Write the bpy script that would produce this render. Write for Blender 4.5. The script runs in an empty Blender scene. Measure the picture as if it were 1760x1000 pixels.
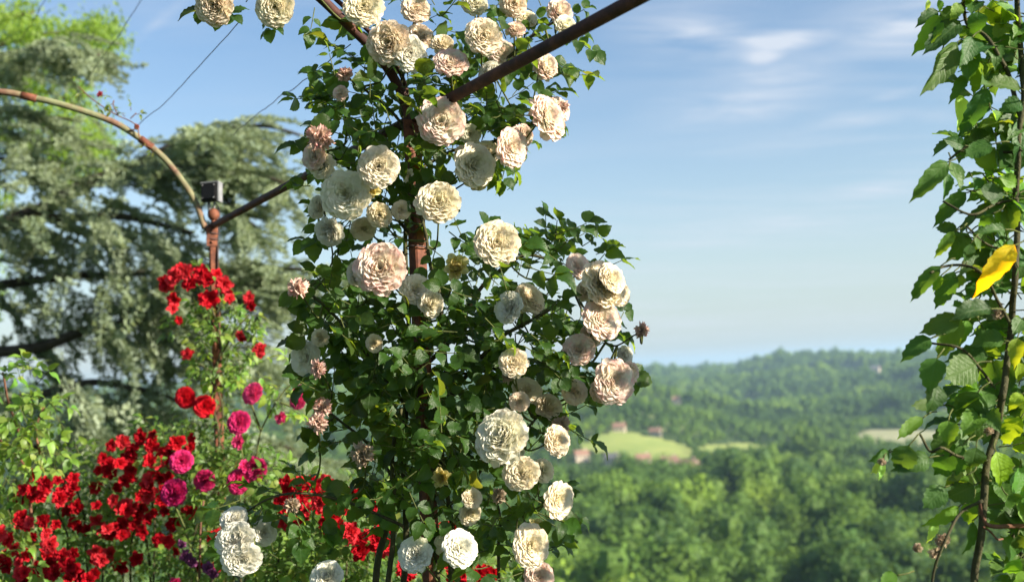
import bpy, math, random
import numpy as np
from mathutils import Vector, Matrix, noise, Euler

R = math.radians
rnd = random.Random(7)
sc = bpy.context.scene
COL = sc.collection

# ------------------------------------------------------------------ camera
F = 1887.0                                   # focal length in photo pixels (photo is 1760 x 1000)
EYE = Vector((0.0, 0.0, 1.65))
cam_d = bpy.data.cameras.new('camera')
cam = bpy.data.objects.new('camera', cam_d)
COL.objects.link(cam)
cam_d.sensor_width = 36.0
cam_d.lens = F / 1760.0 * 36.0
cam_d.clip_start = 0.05
cam_d.clip_end = 30000.0
CM = Matrix.Rotation(R(90 + 4.24), 3, 'X') @ Matrix.Rotation(R(-2.8), 3, 'Z')
cam.matrix_world = Matrix.Translation(EYE) @ CM.to_4x4()
cam_d.dof.use_dof = True
cam_d.dof.focus_distance = 2.05
cam_d.dof.aperture_fstop = 3.9
sc.camera = cam

# ------------------------------------------------------------------ light and exposure
SUN = Vector((0.89, -0.40, 0.41)).normalized()          # towards the sun
sun_el = math.asin(SUN.z)
sun_az = math.atan2(SUN.x, SUN.y)
world = bpy.data.worlds.new("World")
sc.world = world
world.use_nodes = True
wn = world.node_tree.nodes
wl = world.node_tree.links
wn.clear()
w_out = wn.new('ShaderNodeOutputWorld')
w_bg = wn.new('ShaderNodeBackground')
sky = wn.new('ShaderNodeTexSky')
sky.sky_type = 'NISHITA'
sky.sun_disc = False
sky.sun_elevation = sun_el
sky.sun_rotation = sun_az
sky.altitude = 200
sky.air_density = 1.0
sky.dust_density = 0.8
sky.ozone_density = 1.6
w_bg.inputs['Strength'].default_value = 0.074
# thin cirrus, mapped onto a flat layer high above
tc = wn.new('ShaderNodeTexCoord')
sep = wn.new('ShaderNodeSeparateXYZ')
wl.new(tc.outputs['Generated'], sep.inputs[0])


def wmath(op, a, b=None, c=None):
    n = wn.new('ShaderNodeMath')
    n.operation = op
    for i, v in enumerate((a, b, c)):
        if v is None:
            continue
        if isinstance(v, (int, float)):
            n.inputs[i].default_value = v
        else:
            wl.new(v, n.inputs[i])
    return n.outputs[0]


zz = wmath('ADD', wmath('MAXIMUM', sep.outputs['Z'], 0.0), 0.09)
cx_ = wmath('DIVIDE', sep.outputs['X'], zz)
cy_ = wmath('DIVIDE', sep.outputs['Y'], zz)
comb = wn.new('ShaderNodeCombineXYZ')
wl.new(cx_, comb.inputs[0])
wl.new(cy_, comb.inputs[1])


def wnoise(scale, rot, loc, det, rough, dist, sc_noise):
    mp = wn.new('ShaderNodeMapping')
    mp.inputs['Scale'].default_value = scale
    mp.inputs['Rotation'].default_value = (0, 0, R(rot))
    mp.inputs['Location'].default_value = loc
    wl.new(comb.outputs[0], mp.inputs['Vector'])
    nz = wn.new('ShaderNodeTexNoise')
    nz.inputs['Scale'].default_value = sc_noise
    nz.inputs['Detail'].default_value = det
    nz.inputs['Roughness'].default_value = rough
    nz.inputs['Distortion'].default_value = dist
    wl.new(mp.outputs[0], nz.inputs['Vector'])
    return nz.outputs['Fac']


n_big = wnoise((1, 1, 1), 0, (3.1, 0.4, 0), 3, 0.5, 0.0, 0.42)
n_str = wnoise((0.5, 1.6, 1), -28, (1.3, 2.0, 0), 9, 0.62, 0.9, 1.0)
c1 = wmath('MULTIPLY', wmath('SUBTRACT', n_big, 0.36), 3.4)
c1n = wn.new('ShaderNodeClamp')
wl.new(c1, c1n.inputs[0])
c2 = wmath('MULTIPLY', wmath('SUBTRACT', n_str, 0.44), 3.6)
c2n = wn.new('ShaderNodeClamp')
wl.new(c2, c2n.inputs[0])
fac = wmath('MULTIPLY', wmath('MULTIPLY', c1n.outputs[0], c2n.outputs[0]), 0.85)


def cloud_xy(px, py):
    d = (CM @ Vector(((px - 880.0) / F, -(py - 500.0) / F, -1.0))).normalized()
    return Vector((d.x / (d.z + 0.09), d.y / (d.z + 0.09)))


# single drawn-out wisps of cirrus lying in that layer
wisps = None
for (ax_, ay_, bx_, by_, hw_, st_) in [(1240, 92, 1440, 48, 22, 1.15), (1270, 98, 1350, 90, 14, .9), (1430, 70, 1720, 10, 50, .8), (1060, 90, 1320, 20, 70, .6), (1180, 150, 1480, 110, 40, .4), (1380, 215, 1560, 200, 14, .45),
                                       (1100, 210, 1420, 150, 40, .5), (1480, 180, 1580, 150, 8, .4), (1420, 330, 1600, 318, 14, .5), (1080, 400, 1640, 380, 40, .35), (1180, 270, 1500, 240, 16, .25),
                                       (215, 85, 330, -10, 12, .35), (600, 300, 1000, 260, 30, .2), (1150, 560, 1700, 540, 30, .25), (150, 20, 420, 60, 30, .15)]:
    A_, B_ = cloud_xy(ax_, ay_), cloud_xy(bx_, by_)
    C_m = (A_ + B_) / 2
    T_ = B_ - A_
    Wd = (cloud_xy((ax_ + bx_) / 2, (ay_ + by_) / 2 - hw_) - C_m)
    ang_ = math.atan2(T_.y, T_.x)
    hw2 = abs(Wd.x * -math.sin(ang_) + Wd.y * math.cos(ang_)) + 1e-3
    mp_ = wn.new('ShaderNodeMapping')
    mp_.vector_type = 'TEXTURE'
    mp_.inputs['Location'].default_value = (C_m.x, C_m.y, 0)
    mp_.inputs['Rotation'].default_value = (0, 0, ang_)
    mp_.inputs['Scale'].default_value = (T_.length * .62, hw2 * 1.5, 1)
    wl.new(comb.outputs[0], mp_.inputs['Vector'])
    ln_ = wn.new('ShaderNodeVectorMath')
    ln_.operation = 'LENGTH'
    wl.new(mp_.outputs[0], ln_.inputs[0])
    g_ = wmath('POWER', wmath('MAXIMUM', wmath('SUBTRACT', 1.0, ln_.outputs['Value']), 0.0), 1.3)
    g_ = wmath('MULTIPLY', g_, st_ * 1.35)
    wisps = g_ if wisps is None else wmath('ADD', wisps, g_)
n_fine = wnoise((0.7, 2.0, 1), -20, (5.3, 1.0, 0), 9, 0.65, 1.2, 3.2)
fine = wmath('MULTIPLY', wmath('MAXIMUM', wmath('SUBTRACT', n_fine, 0.33), 0.0), 3.4)
fac = wmath('MINIMUM', wmath('ADD', wmath('MULTIPLY', fac, 0.85), wmath('MULTIPLY', wisps, fine)), 0.9)
mixc = wn.new('ShaderNodeMixRGB')
mixc.inputs['Color2'].default_value = (4.0, 4.35, 4.9, 1)
wl.new(fac, mixc.inputs['Fac'])
hs = wn.new('ShaderNodeHueSaturation')
hs.inputs['Saturation'].default_value = 1.07
wl.new(sky.outputs[0], hs.inputs['Color'])
# pale veil of high haze that thickens towards the horizon all round
veil = wn.new('ShaderNodeMixRGB')
veil.inputs['Color2'].default_value = (3.0, 3.50, 3.72, 1)
vz = wmath('POWER', wmath('SUBTRACT', 1.0, wmath('MINIMUM', wmath('MULTIPLY', wmath('MAXIMUM', sep.outputs['Z'], 0.0), 2.6), 1.0)), 2.2)
wl.new(wmath('MULTIPLY', vz, 0.88), veil.inputs['Fac'])
wl.new(hs.outputs[0], veil.inputs['Color1'])
wl.new(veil.outputs[0], mixc.inputs['Color1'])
wl.new(mixc.outputs[0], w_bg.inputs['Color'])
wl.new(w_bg.outputs[0], w_out.inputs['Surface'])

sun_d = bpy.data.lights.new('sun', 'SUN')
sun_d.energy = 5.0
sun_d.angle = R(0.6)
sun_d.color = (1.0, 0.90, 0.75)
sun = bpy.data.objects.new('sun', sun_d)
sun.rotation_euler = SUN.to_track_quat('Z', 'Y').to_euler()
sun.location = (10, -3, 12)
COL.objects.link(sun)

sc.view_settings.view_transform = 'Standard'
sc.view_settings.look = 'None'
sc.view_settings.gamma = 1.0
sc.view_settings.use_curve_mapping = False
sc.view_settings.exposure = 1.36
cy = sc.cycles
cy.max_bounces = 8
cy.diffuse_bounces = 4
cy.glossy_bounces = 2
cy.transmission_bounces = 5
cy.transparent_max_bounces = 6
cy.use_denoising = True
cy.sample_clamp_indirect = 6.0


# ------------------------------------------------------------------ helpers
def ray(px, py):
    return (CM @ Vector(((px - 880.0) / F, -(py - 500.0) / F, -1.0)))


def at(px, py, Y):
    """world point seen at photo pixel (px, py), Y metres in front of the eye"""
    d = ray(px, py)
    return EYE + d * (Y / d.y)


def mperpx(Y):
    return Y / F


def link(o):
    COL.objects.link(o)
    return o


def props(o, label=None, cat=None, group=None, kind=None):
    if label:
        o['label'] = label
    if cat:
        o['category'] = cat
    if group:
        o['group'] = group
    if kind:
        o['kind'] = kind
    return o


def thing(name, loc, label, cat, group=None):
    o = bpy.data.objects.new(name, None)
    o.empty_display_size = 0.1
    o.location = loc
    link(o)
    o['wm'] = 0
    del o['wm']
    return props(o, label, cat, group)


WM = {}


def put(name, mesh, parent=None, M=None, color=None):
    """link a mesh object whose world matrix is M, as child of parent"""
    o = bpy.data.objects.new(name, mesh)
    if M is None:
        M = Matrix.Identity(4)
    WM[o.name] = M
    if parent is not None:
        o.parent = parent
        pw = WM.get(parent.name) if parent.type != 'EMPTY' else Matrix.Translation(parent.location)
        o.matrix_parent_inverse = pw.inverted()
    o.matrix_basis = M
    if color is not None:
        o.color = color
    return link(o)


def mesh_from(name, verts, faces, mat=None, smooth=True, attr=None):
    me = bpy.data.meshes.new(name)
    me.from_pydata([tuple(v) for v in verts], [], [tuple(f) for f in faces])
    if mat:
        me.materials.append(mat)
    if smooth:
        me.polygons.foreach_set('use_smooth', [True] * len(me.polygons))
    if attr is not None:
        a = me.attributes.new('tipf', 'FLOAT', 'POINT')
        a.data.foreach_set('value', attr)
    me.update()
    return me


class MB:
    def __init__(self):
        self.v = []
        self.f = []
        self.a = []

    def add(self, verts, faces, attr=None):
        n = len(self.v)
        self.v += [tuple(p) for p in verts]
        self.f += [tuple(i + n for i in f) for f in faces]
        self.a += list(attr) if attr is not None else [0.0] * len(verts)
        return self

    def mesh(self, name, mat, smooth=True, attr=False):
        return mesh_from(name, self.v, self.f, mat, smooth, self.a if attr else None)


def tube(mb, pts, radii, sides=6, cap=True):
    pts = [Vector(p) for p in pts]
    n = len(pts)
    if not hasattr(radii, '__len__'):
        radii = [radii] * n
    up = Vector((0.13, 0.31, 0.94)).normalized()
    vs, fs = [], []
    t_prev = None
    for i, p in enumerate(pts):
        t = (pts[min(i + 1, n - 1)] - pts[max(i - 1, 0)]).normalized()
        if t_prev is None:
            a = t.cross(up)
            if a.length < 0.1:
                a = t.cross(Vector((1, 0, 0)))
            a.normalize()
        else:
            a = (a - t * a.dot(t)).normalized()
        b = t.cross(a)
        t_prev = t
        for k in range(sides):
            th = 2 * math.pi * k / sides
            vs.append(p + (a * math.cos(th) + b * math.sin(th)) * radii[i])
    for i in range(n - 1):
        for k in range(sides):
            k2 = (k + 1) % sides
            fs.append((i * sides + k, i * sides + k2, (i + 1) * sides + k2, (i + 1) * sides + k))
    if cap:
        fs.append(tuple(range(sides - 1, -1, -1)))
        fs.append(tuple((n - 1) * sides + k for k in range(sides)))
    mb.add(vs, fs)
    return mb


def box(mb, c, s, M=None):
    c = Vector(c)
    vs = []
    for dx in (-.5, .5):
        for dy in (-.5, .5):
            for dz in (-.5, .5):
                v = Vector((dx * s[0], dy * s[1], dz * s[2]))
                if M is not None:
                    v = M @ v
                vs.append(c + v)
    fs = [(0, 1, 3, 2), (4, 6, 7, 5), (0, 4, 5, 1), (2, 3, 7, 6), (0, 2, 6, 4), (1, 5, 7, 3)]
    mb.add(vs, fs)
    return mb


def spline(pts, n=6):
    """Catmull-Rom through the points"""
    pts = [Vector(p) for p in pts]
    P = [pts[0] * 2 - pts[1]] + pts + [pts[-1] * 2 - pts[-2]]
    out = []
    for i in range(1, len(P) - 2):
        for k in range(n):
            t = k / n
            a, b, c, d = P[i - 1], P[i], P[i + 1], P[i + 2]
            out.append(0.5 * ((2 * b) + (c - a) * t + (2 * a - 5 * b + 4 * c - d) * t * t
                              + (3 * b - a - 3 * c + d) * t ** 3))
    out.append(pts[-1])
    return out


def wob(pts, amp, seed=0, freq=8.0):
    out = []
    for p in pts:
        q = Vector(p) * freq + Vector((seed * 3.7, seed, -seed))
        out.append(Vector(p) + noise.noise_vector(q) * amp)
    return out


# ------------------------------------------------------------------ node materials
def new_mat(name):
    m = bpy.data.materials.new(name)
    m.use_nodes = True
    nt = m.node_tree
    nt.nodes.clear()
    return m, nt


class NT:
    def __init__(self, name):
        self.m, self.t = new_mat(name)
        self.out = self.n('ShaderNodeOutputMaterial')

    def n(self, typ, **kw):
        x = self.t.nodes.new(typ)
        for k, v in kw.items():
            setattr(x, k, v)
        return x

    def l(self, a, b):
        self.t.links.new(a, b)

    def val(self, sock, v):
        if isinstance(v, (int, float, tuple, list)):
            sock.default_value = v
        else:
            self.l(v, sock)

    def math(self, op, a, b=0.0, clamp=False):
        x = self.n('ShaderNodeMath', operation=op, use_clamp=clamp)
        self.val(x.inputs[0], a)
        self.val(x.inputs[1], b)
        return x.outputs[0]

    def mix(self, f, a, b, typ='MIX'):
        x = self.n('ShaderNodeMixRGB', blend_type=typ)
        self.val(x.inputs['Fac'], f)
        self.val(x.inputs['Color1'], a if not isinstance(a, tuple) or len(a) == 4 else a + (1,))
        self.val(x.inputs['Color2'], b if not isinstance(b, tuple) or len(b) == 4 else b + (1,))
        return x.outputs[0]

    def noise(self, scale, detail=3, rough=0.5, coord='Object', dist=0.0, out='Fac'):
        tcn = self.n('ShaderNodeTexCoord')
        x = self.n('ShaderNodeTexNoise')
        self.l(tcn.outputs[coord], x.inputs['Vector'])
        x.inputs['Scale'].default_value = scale
        x.inputs['Detail'].default_value = detail
        x.inputs['Roughness'].default_value = rough
        x.inputs['Distortion'].default_value = dist
        return x.outputs[out]

    def ramp(self, f, stops):
        x = self.n('ShaderNodeValToRGB')
        cr = x.color_ramp
        while len(cr.elements) < len(stops):
            cr.elements.new(0.5)
        for e, (p, c) in zip(cr.elements, stops):
            e.position = p
            e.color = c if len(c) == 4 else tuple(c) + (1,)
        self.l(f, x.inputs[0])
        return x.outputs[0]

    def bsdf(self, color, rough=0.6, spec=0.5, metal=0.0, normal=None, sheen=0.0):
        p = self.n('ShaderNodeBsdfPrincipled')
        self.val(p.inputs['Base Color'], color if not isinstance(color, tuple) or len(color) == 4 else color + (1,))
        self.val(p.inputs['Roughness'], rough)
        self.val(p.inputs['Specular IOR Level'], spec)
        self.val(p.inputs['Metallic'], metal)
        if normal is not None:
            self.l(normal, p.inputs['Normal'])
        return p.outputs[0]

    def trans(self, color):
        p = self.n('ShaderNodeBsdfTranslucent')
        self.val(p.inputs['Color'], color if not isinstance(color, tuple) or len(color) == 4 else color + (1,))
        return p.outputs[0]

    def mixsh(self, f, a, b):
        x = self.n('ShaderNodeMixShader')
        self.val(x.inputs[0], f)
        self.l(a, x.inputs[1])
        self.l(b, x.inputs[2])
        return x.outputs[0]

    def bump(self, h, strength=0.3, dist=0.01):
        x = self.n('ShaderNodeBump')
        x.inputs['Strength'].default_value = strength
        x.inputs['Distance'].default_value = dist
        self.l(h, x.inputs['Height'])
        return x.outputs[0]

    def done(self, sh):
        self.l(sh, self.out.inputs['Surface'])
        return self.m


def leaf_mat(name, dark, light, back, tcol, tfac=0.38, rough=0.42, veins=True, tint=False, patch=False):
    N = NT(name)
    oi = N.n('ShaderNodeObjectInfo')
    c = N.mix(oi.outputs['Random'], dark, light)
    n1 = N.noise(3.0, 3)
    c = N.mix(N.math('MULTIPLY', n1, 0.45), c, light)
    if patch:
        # lighter and darker kinds of tree, with sun and shade contrast tinted in
        gp = N.n('ShaderNodeNewGeometry')
        pn = N.n('ShaderNodeTexNoise')
        pn.inputs['Scale'].default_value = 0.008
        pn.inputs['Detail'].default_value = 4
        N.l(gp.outputs['Position'], pn.inputs['Vector'])
        pf = N.ramp(pn.outputs['Fac'], [(0.42, (0.40, 0.52, 0.65)), (0.5, (1, 1, 1)), (0.59, (1.7, 1.5, 0.95))])
        c = N.mix(1.0, c, pf, 'MULTIPLY')
    if tint:
        c = N.mix(1.0, c, oi.outputs['Color'], 'MULTIPLY')
    geo = N.n('ShaderNodeNewGeometry')
    c2 = N.mix(geo.outputs['Backfacing'], c, N.mix(0.5, c, back))
    nrm = None
    if veins:
        # side veins running out from the midrib
        tcn = N.n('ShaderNodeTexCoord')
        sp = N.n('ShaderNodeSeparateXYZ')
        N.l(tcn.outputs['Object'], sp.inputs[0])
        ax = N.math('ABSOLUTE', sp.outputs['X'])
        v = N.math('SINE', N.math('MULTIPLY', N.math('SUBTRACT', sp.outputs['Y'], N.math('MULTIPLY', ax, 0.9)), 52.0))
        mid = N.math('SUBTRACT', 1.0, N.math('MULTIPLY', ax, 28.0, True), True)
        vv = N.math('POWER', N.math('MAXIMUM', v, 0.0), 5.0)
        vein = N.math('MAXIMUM', N.math('MULTIPLY', vv, 0.55), mid)
        c2 = N.mix(N.math('MULTIPLY', vein, 0.20), c2, back)
        nrm = N.bump(N.math('SUBTRACT', N.math('MULTIPLY', n1, 0.8), N.math('MULTIPLY', vein, 0.6)), 0.18, 0.04)
    tc_ = N.mix(oi.outputs['Random'], tcol, tuple(x * 0.7 for x in tcol))
    if tint:
        tc_ = N.mix(1.0, tc_, oi.outputs['Color'], 'MULTIPLY')
    b = N.bsdf(c2, rough, 0.30, 0, nrm)
    return N.done(N.mixsh(tfac, b, N.trans(tc_)))


M_leaf = leaf_mat('rose_leaf', (0.007, 0.026, 0.005), (0.028, 0.074, 0.010), (0.09, 0.16, 0.05), (0.42, 0.62, 0.04), 0.32, 0.45, True, True)
M_vine = leaf_mat('vine_leaf', (0.024, 0.080, 0.018), (0.070, 0.155, 0.028), (0.16, 0.24, 0.08), (0.30, 0.50, 0.03), 0.36, 0.52, True, True)
M_bush = leaf_mat('bush_leaf', (0.028, 0.078, 0.016), (0.105, 0.175, 0.034), (0.13, 0.20, 0.05), (0.36, 0.54, 0.05), 0.35, 0.45, False, True)
M_cedar = leaf_mat('cedar_needles', (0.20, 0.275, 0.19), (0.40, 0.475, 0.34), (0.20, 0.25, 0.12), (0.46, 0.54, 0.24), 0.38, 0.65, False)
M_lime = leaf_mat('lime_foliage', (0.100, 0.190, 0.025), (0.200, 0.310, 0.045), (0.21, 0.3, 0.07), (0.50, 0.72, 0.07), 0.45, 0.55, False)
M_wood_far = leaf_mat('wood_foliage', (0.022, 0.076, 0.018), (0.165, 0.280, 0.040), (0.08, 0.14, 0.03), (0.24, 0.40, 0.055), 0.26, 0.75, False, False, True)


def petal_mat():
    N = NT('petal')
    oi = N.n('ShaderNodeObjectInfo')
    at_ = N.n('ShaderNodeAttribute', attribute_name='tipf')
    n1 = N.noise(2.2, 3, 0.6)
    edge = N.math('POWER', at_.outputs['Fac'], 7.0)
    col = oi.outputs['Color']
    # bases of the petals a little warmer, tips washed pink where the flower has it
    c = N.mix(N.math('SUBTRACT', 0.55, at_.outputs['Fac'], True), col, N.mix(1.0, col, (1.0, 0.96, 0.84, 1), 'MULTIPLY'))
    pk = N.math('MULTIPLY', N.math('SUBTRACT', 1.0, oi.outputs['Alpha']), N.math('MULTIPLY', edge, N.math('MULTIPLY', N.math('SUBTRACT', n1, 0.30, True), 14.0)), True)
    c = N.mix(pk, c, (0.80, 0.34, 0.34, 1))
    nz = N.noise(7.0, 4, 0.6, dist=1.5)
    b = N.bsdf(c, 0.6, 0.15, 0, N.bump(nz, 0.08, 0.03))
    return N.done(N.mixsh(0.40, b, N.trans(N.mix(1.0, c, (1.0, 0.96, 0.86, 1), 'MULTIPLY'))))


M_petal = petal_mat()


def rust_mat(name, a, b, c, scale=30, green=None):
    N = NT(name)
    n1 = N.noise(scale, 5, 0.65)
    col = N.ramp(n1, [(0.3, a), (0.52, b), (0.72, c)])
    if green:
        n2 = N.noise(9, 4, 0.6)
        f = N.ramp(n2, [(0.42, (0, 0, 0)), (0.62, (1, 1, 1))])
        n3 = N.noise(120, 3, 0.6)
        g = N.mix(N.math('MULTIPLY', n3, 0.6), green, tuple(x * 0.55 for x in green))
        col = N.mix(f, col, g)
    return N.done(N.bsdf(col, 0.75, 0.35, 0.0, N.bump(n1, 0.5, 0.004)))


M_rust = rust_mat('rusty_iron', (0.035, 0.014, 0.010), (0.15, 0.050, 0.026), (0.28, 0.10, 0.05), 34)
M_bar = rust_mat('dark_rusty_bar', (0.020, 0.010, 0.009), (0.060, 0.020, 0.014), (0.13, 0.045, 0.028), 26)
M_arch = rust_mat('painted_rusty_iron', (0.07, 0.035, 0.025), (0.16, 0.085, 0.055), (0.24, 0.14, 0.09), 30, (0.22, 0.24, 0.12))
M_wire = rust_mat('old_wire', (0.05, 0.04, 0.045), (0.08, 0.06, 0.06), (0.12, 0.08, 0.07), 60)


def bark_mat(name, a, b, scale=18):
    N = NT(name)
    n1 = N.noise(scale, 5, 0.65)
    return N.done(N.bsdf(N.ramp(n1, [(0.3, a), (0.7, b)]), 0.85, 0.2, 0, N.bump(n1, 0.6, 0.01)))


M_cane = bark_mat('rose_cane', (0.035, 0.030, 0.018), (0.085, 0.085, 0.035), 40)
M_twig = bark_mat('green_twig', (0.050, 0.060, 0.020), (0.13, 0.15, 0.045), 30)
M_redtwig = bark_mat('reddish_twig', (0.10, 0.045, 0.03), (0.20, 0.10, 0.06), 30)
M_bark = bark_mat('tree_bark', (0.035, 0.028, 0.020), (0.10, 0.085, 0.065), 5)

N = NT('black_plastic')
M_black = N.done(N.bsdf((0.008, 0.008, 0.009), 0.5, 0.3, 0, N.bump(N.noise(200), 0.05, 0.001)))
N = NT('lamp_metal')
M_lampmetal = N.done(N.bsdf(N.ramp(N.noise(40), [(0.3, (0.20, 0.205, 0.21)), (0.7, (0.30, 0.30, 0.31))]), 0.5, 0.4, 0.3))
N = NT('lamp_lens')
M_lens = N.done(N.bsdf((0.008, 0.008, 0.01), 0.45, 0.3, 0))


# ------------------------------------------------------------------ instancing of stuff with geometry nodes
def template_col(name, meshes):
    c = bpy.data.collections.new(name)
    for i, me in enumerate(meshes):
        o = bpy.data.objects.new('%s_source_%02d' % (name, i), me)
        c.objects.link(o)
    return c


def scatter(name, tcol, mats, parent=None, label=None, cat=None, idx=None):
    """one 'stuff' object: instances of the templates at the given matrices"""
    n = len(mats)
    me = bpy.data.meshes.new(name)
    me.vertices.add(n)
    co, ro, scl = [], [], []
    for m in mats:
        l, q, s = m.decompose()
        e = q.to_euler()
        co += l[:]
        ro += e[:]
        scl += s[:]
    me.vertices.foreach_set('co', co)
    for nm, dat in (('irot', ro), ('iscale', scl)):
        a = me.attributes.new(nm, 'FLOAT_VECTOR', 'POINT')
        a.data.foreach_set('vector', dat)
    nt_ = len(tcol.objects)
    a = me.attributes.new('iidx', 'INT', 'POINT')
    r_ = random.Random(n)
    a.data.foreach_set('value', idx if idx else [r_.randrange(nt_) for _ in range(n)])
    o = put(name, me, parent)
    ng = bpy.data.node_groups.new(name + '_scatter', 'GeometryNodeTree')
    ng.interface.new_socket('Geometry', in_out='INPUT', socket_type='NodeSocketGeometry')
    ng.interface.new_socket('Geometry', in_out='OUTPUT', socket_type='NodeSocketGeometry')
    gi = ng.nodes.new('NodeGroupInput')
    go = ng.nodes.new('NodeGroupOutput')
    ci = ng.nodes.new('GeometryNodeCollectionInfo')
    ci.inputs['Collection'].default_value = tcol
    ci.inputs['Separate Children'].default_value = True
    ci.inputs['Reset Children'].default_value = True
    ip = ng.nodes.new('GeometryNodeInstanceOnPoints')
    ip.inputs['Pick Instance'].default_value = True

    def na(nm, typ):
        x = ng.nodes.new('GeometryNodeInputNamedAttribute')
        x.data_type = typ
        x.inputs['Name'].default_value = nm
        return x.outputs['Attribute']
    er = ng.nodes.new('FunctionNodeEulerToRotation')
    L = ng.links.new
    L(na('irot', 'FLOAT_VECTOR'), er.inputs[0])
    L(er.outputs[0], ip.inputs['Rotation'])
    L(na('iscale', 'FLOAT_VECTOR'), ip.inputs['Scale'])
    L(na('iidx', 'INT'), ip.inputs['Instance Index'])
    L(gi.outputs[0], ip.inputs['Points'])
    L(ci.outputs[0], ip.inputs['Instance'])
    L(ip.outputs[0], go.inputs[0])
    md = o.modifiers.new('scatter', 'NODES')
    md.node_group = ng
    return props(o, label, cat, None, 'stuff')


def frame(p, d, nrm, s, sx=1.0):
    """matrix: local +Y along d, local +Z near nrm, uniform scale s, at p"""
    y = Vector(d).normalized()
    x = y.cross(Vector(nrm))
    if x.length < 1e-4:
        x = y.cross(Vector((0.3, 0.5, 0.8)))
    x.normalize()
    z = x.cross(y)
    M = Matrix((x * s * sx, y * s, z * s)).transposed().to_4x4()
    M.translation = p
    return M


def zframe(p, d, s, spin=0.0, squash=1.0):
    """matrix: local +Z along d"""
    q = Vector(d).normalized().to_track_quat('Z', 'Y')
    return Matrix.Translation(p) @ q.to_matrix().to_4x4() @ Matrix.Rotation(spin, 4, 'Z') @ Matrix.Diagonal((s, s, s * squash, 1))


# ------------------------------------------------------------------ templates: leaves
def leaf_mesh(name, mat, r, w=0.62, fold=0.25, droop=0.25, tipdroop=0.1, ser=0.06, rows=11, twist=0.0, acum=1.0):
    vs, fs = [], []
    for i in range(rows + 1):
        s = i / rows
        hw = w / 2 * (math.sin(math.pi * min(1, s ** 0.78)) ** 0.72) * (1 - 0.10 * acum * s)
        if s > 0.8:
            hw *= 1 - 0.35 * acum * (s - 0.8) / 0.2
        if i in (0, rows):
            hw = 0.004
        e = ser * (1 if i % 2 else -0.4) * (0 if i in (0, rows) else 1)
        zc = -droop * s * s - tipdroop * max(0, s - 0.7) * 3 + r.uniform(-.012, .012)
        wave = 0.035 * math.sin(s * 9 + r.random() * 2)
        tw = twist * s
        for sd in (-1, 0, 1):
            x = sd * (hw + e * w * 0.5)
            y = s + (ser * 0.5 * abs(sd) if i % 2 else 0)
            z = zc + fold * abs(x) + (wave * sd if sd else 0) + x * tw
            vs.append((x, y, z))
    for i in range(rows):
        a = i * 3
        fs += [(a, a + 1, a + 4, a + 3), (a + 1, a + 2, a + 5, a + 4)]
    return mesh_from(name, vs, fs, mat)


def leaf_set(nm, mat, k, **kw):
    out = []
    r = random.Random(hash(nm) % 1000 if False else len(nm) * 31)
    for i in range(k):
        out.append(leaf_mesh(nm, mat, r, w=kw.get('w', 0.62) * r.uniform(.88, 1.12), fold=r.uniform(0.05, 0.5),
                             droop=r.uniform(-0.05, 0.4), tipdroop=r.uniform(0, 0.3), ser=kw.get('ser', 0.05),
                             rows=kw.get('rows', 11), twist=r.uniform(-.5, .5), acum=kw.get('acum', 1.0)))
    return out


LEAF = leaf_set('leaf', M_leaf, 8, w=0.80, acum=0.45, ser=0.04)
VINE = leaf_set('vine_leaf', M_vine, 9, w=0.70, ser=0.08, acum=1.3)
BUSH = leaf_set('bush_leaf', M_bush, 5, w=0.55, rows=6, ser=0.03)
T_leaf = template_col('rose_leaves', LEAF)
T_bush = template_col('bush_leaves', BUSH)


# ------------------------------------------------------------------ templates: blooms
def petal(mb, az, L, W, t0, t1, curl, cup, r, nu=5, nv=5, base=0.04, z0=0.0, ruff=0.05):
    """one petal: a cupped sheet that rises at angle t0 from the axis and leans out to t1"""
    ca, sa = math.cos(az), math.sin(az)
    vs, at_ = [], []
    rr, z = base, z0
    ph = r.random() * 6.28
    rows = []
    for i in range(nu + 1):
        s = i / nu
        a = t0 + (t1 - t0) * s ** 0.8 - (curl * max(0, s - 0.6) / 0.4)
        rows.append((rr, z, a, s))
        rr += L / nu * math.sin(a)
        z += L / nu * math.cos(a)
    for (rr, z, a, s) in rows:
        w = W * (0.28 + 0.72 * math.sin(min(1, s * 1.15) * math.pi / 2)) * (1 - 0.30 * max(0, s - 0.75) / 0.25)
        for j in range(nv + 1):
            t = 2 * j / nv - 1
            ruf = ruff * s * s * math.sin(t * 6.5 + ph) + ruff * 0.6 * s * math.sin(t * 3 + ph * 2)
            inward = -cup * w * t * t + ruf
            back = -0.22 * W * (abs(t) ** 2.5) * s + r.uniform(-.008, .008) * s
            x = rr + inward * math.cos(a) + back * math.sin(a)
            zz_ = z - inward * math.sin(a) + back * math.cos(a) + 0.0
            y = w * t * 0.5 * (1 - 0.25 * cup * abs(t))
            vs.append((x * ca - y * sa, x * sa + y * ca, zz_))
            at_.append(s)
    fs = []
    for i in range(nu):
        for j in range(nv):
            a_ = i * (nv + 1) + j
            fs.append((a_, a_ + 1, a_ + nv + 2, a_ + nv + 1))
    mb.add(vs, fs, at_)


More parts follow.
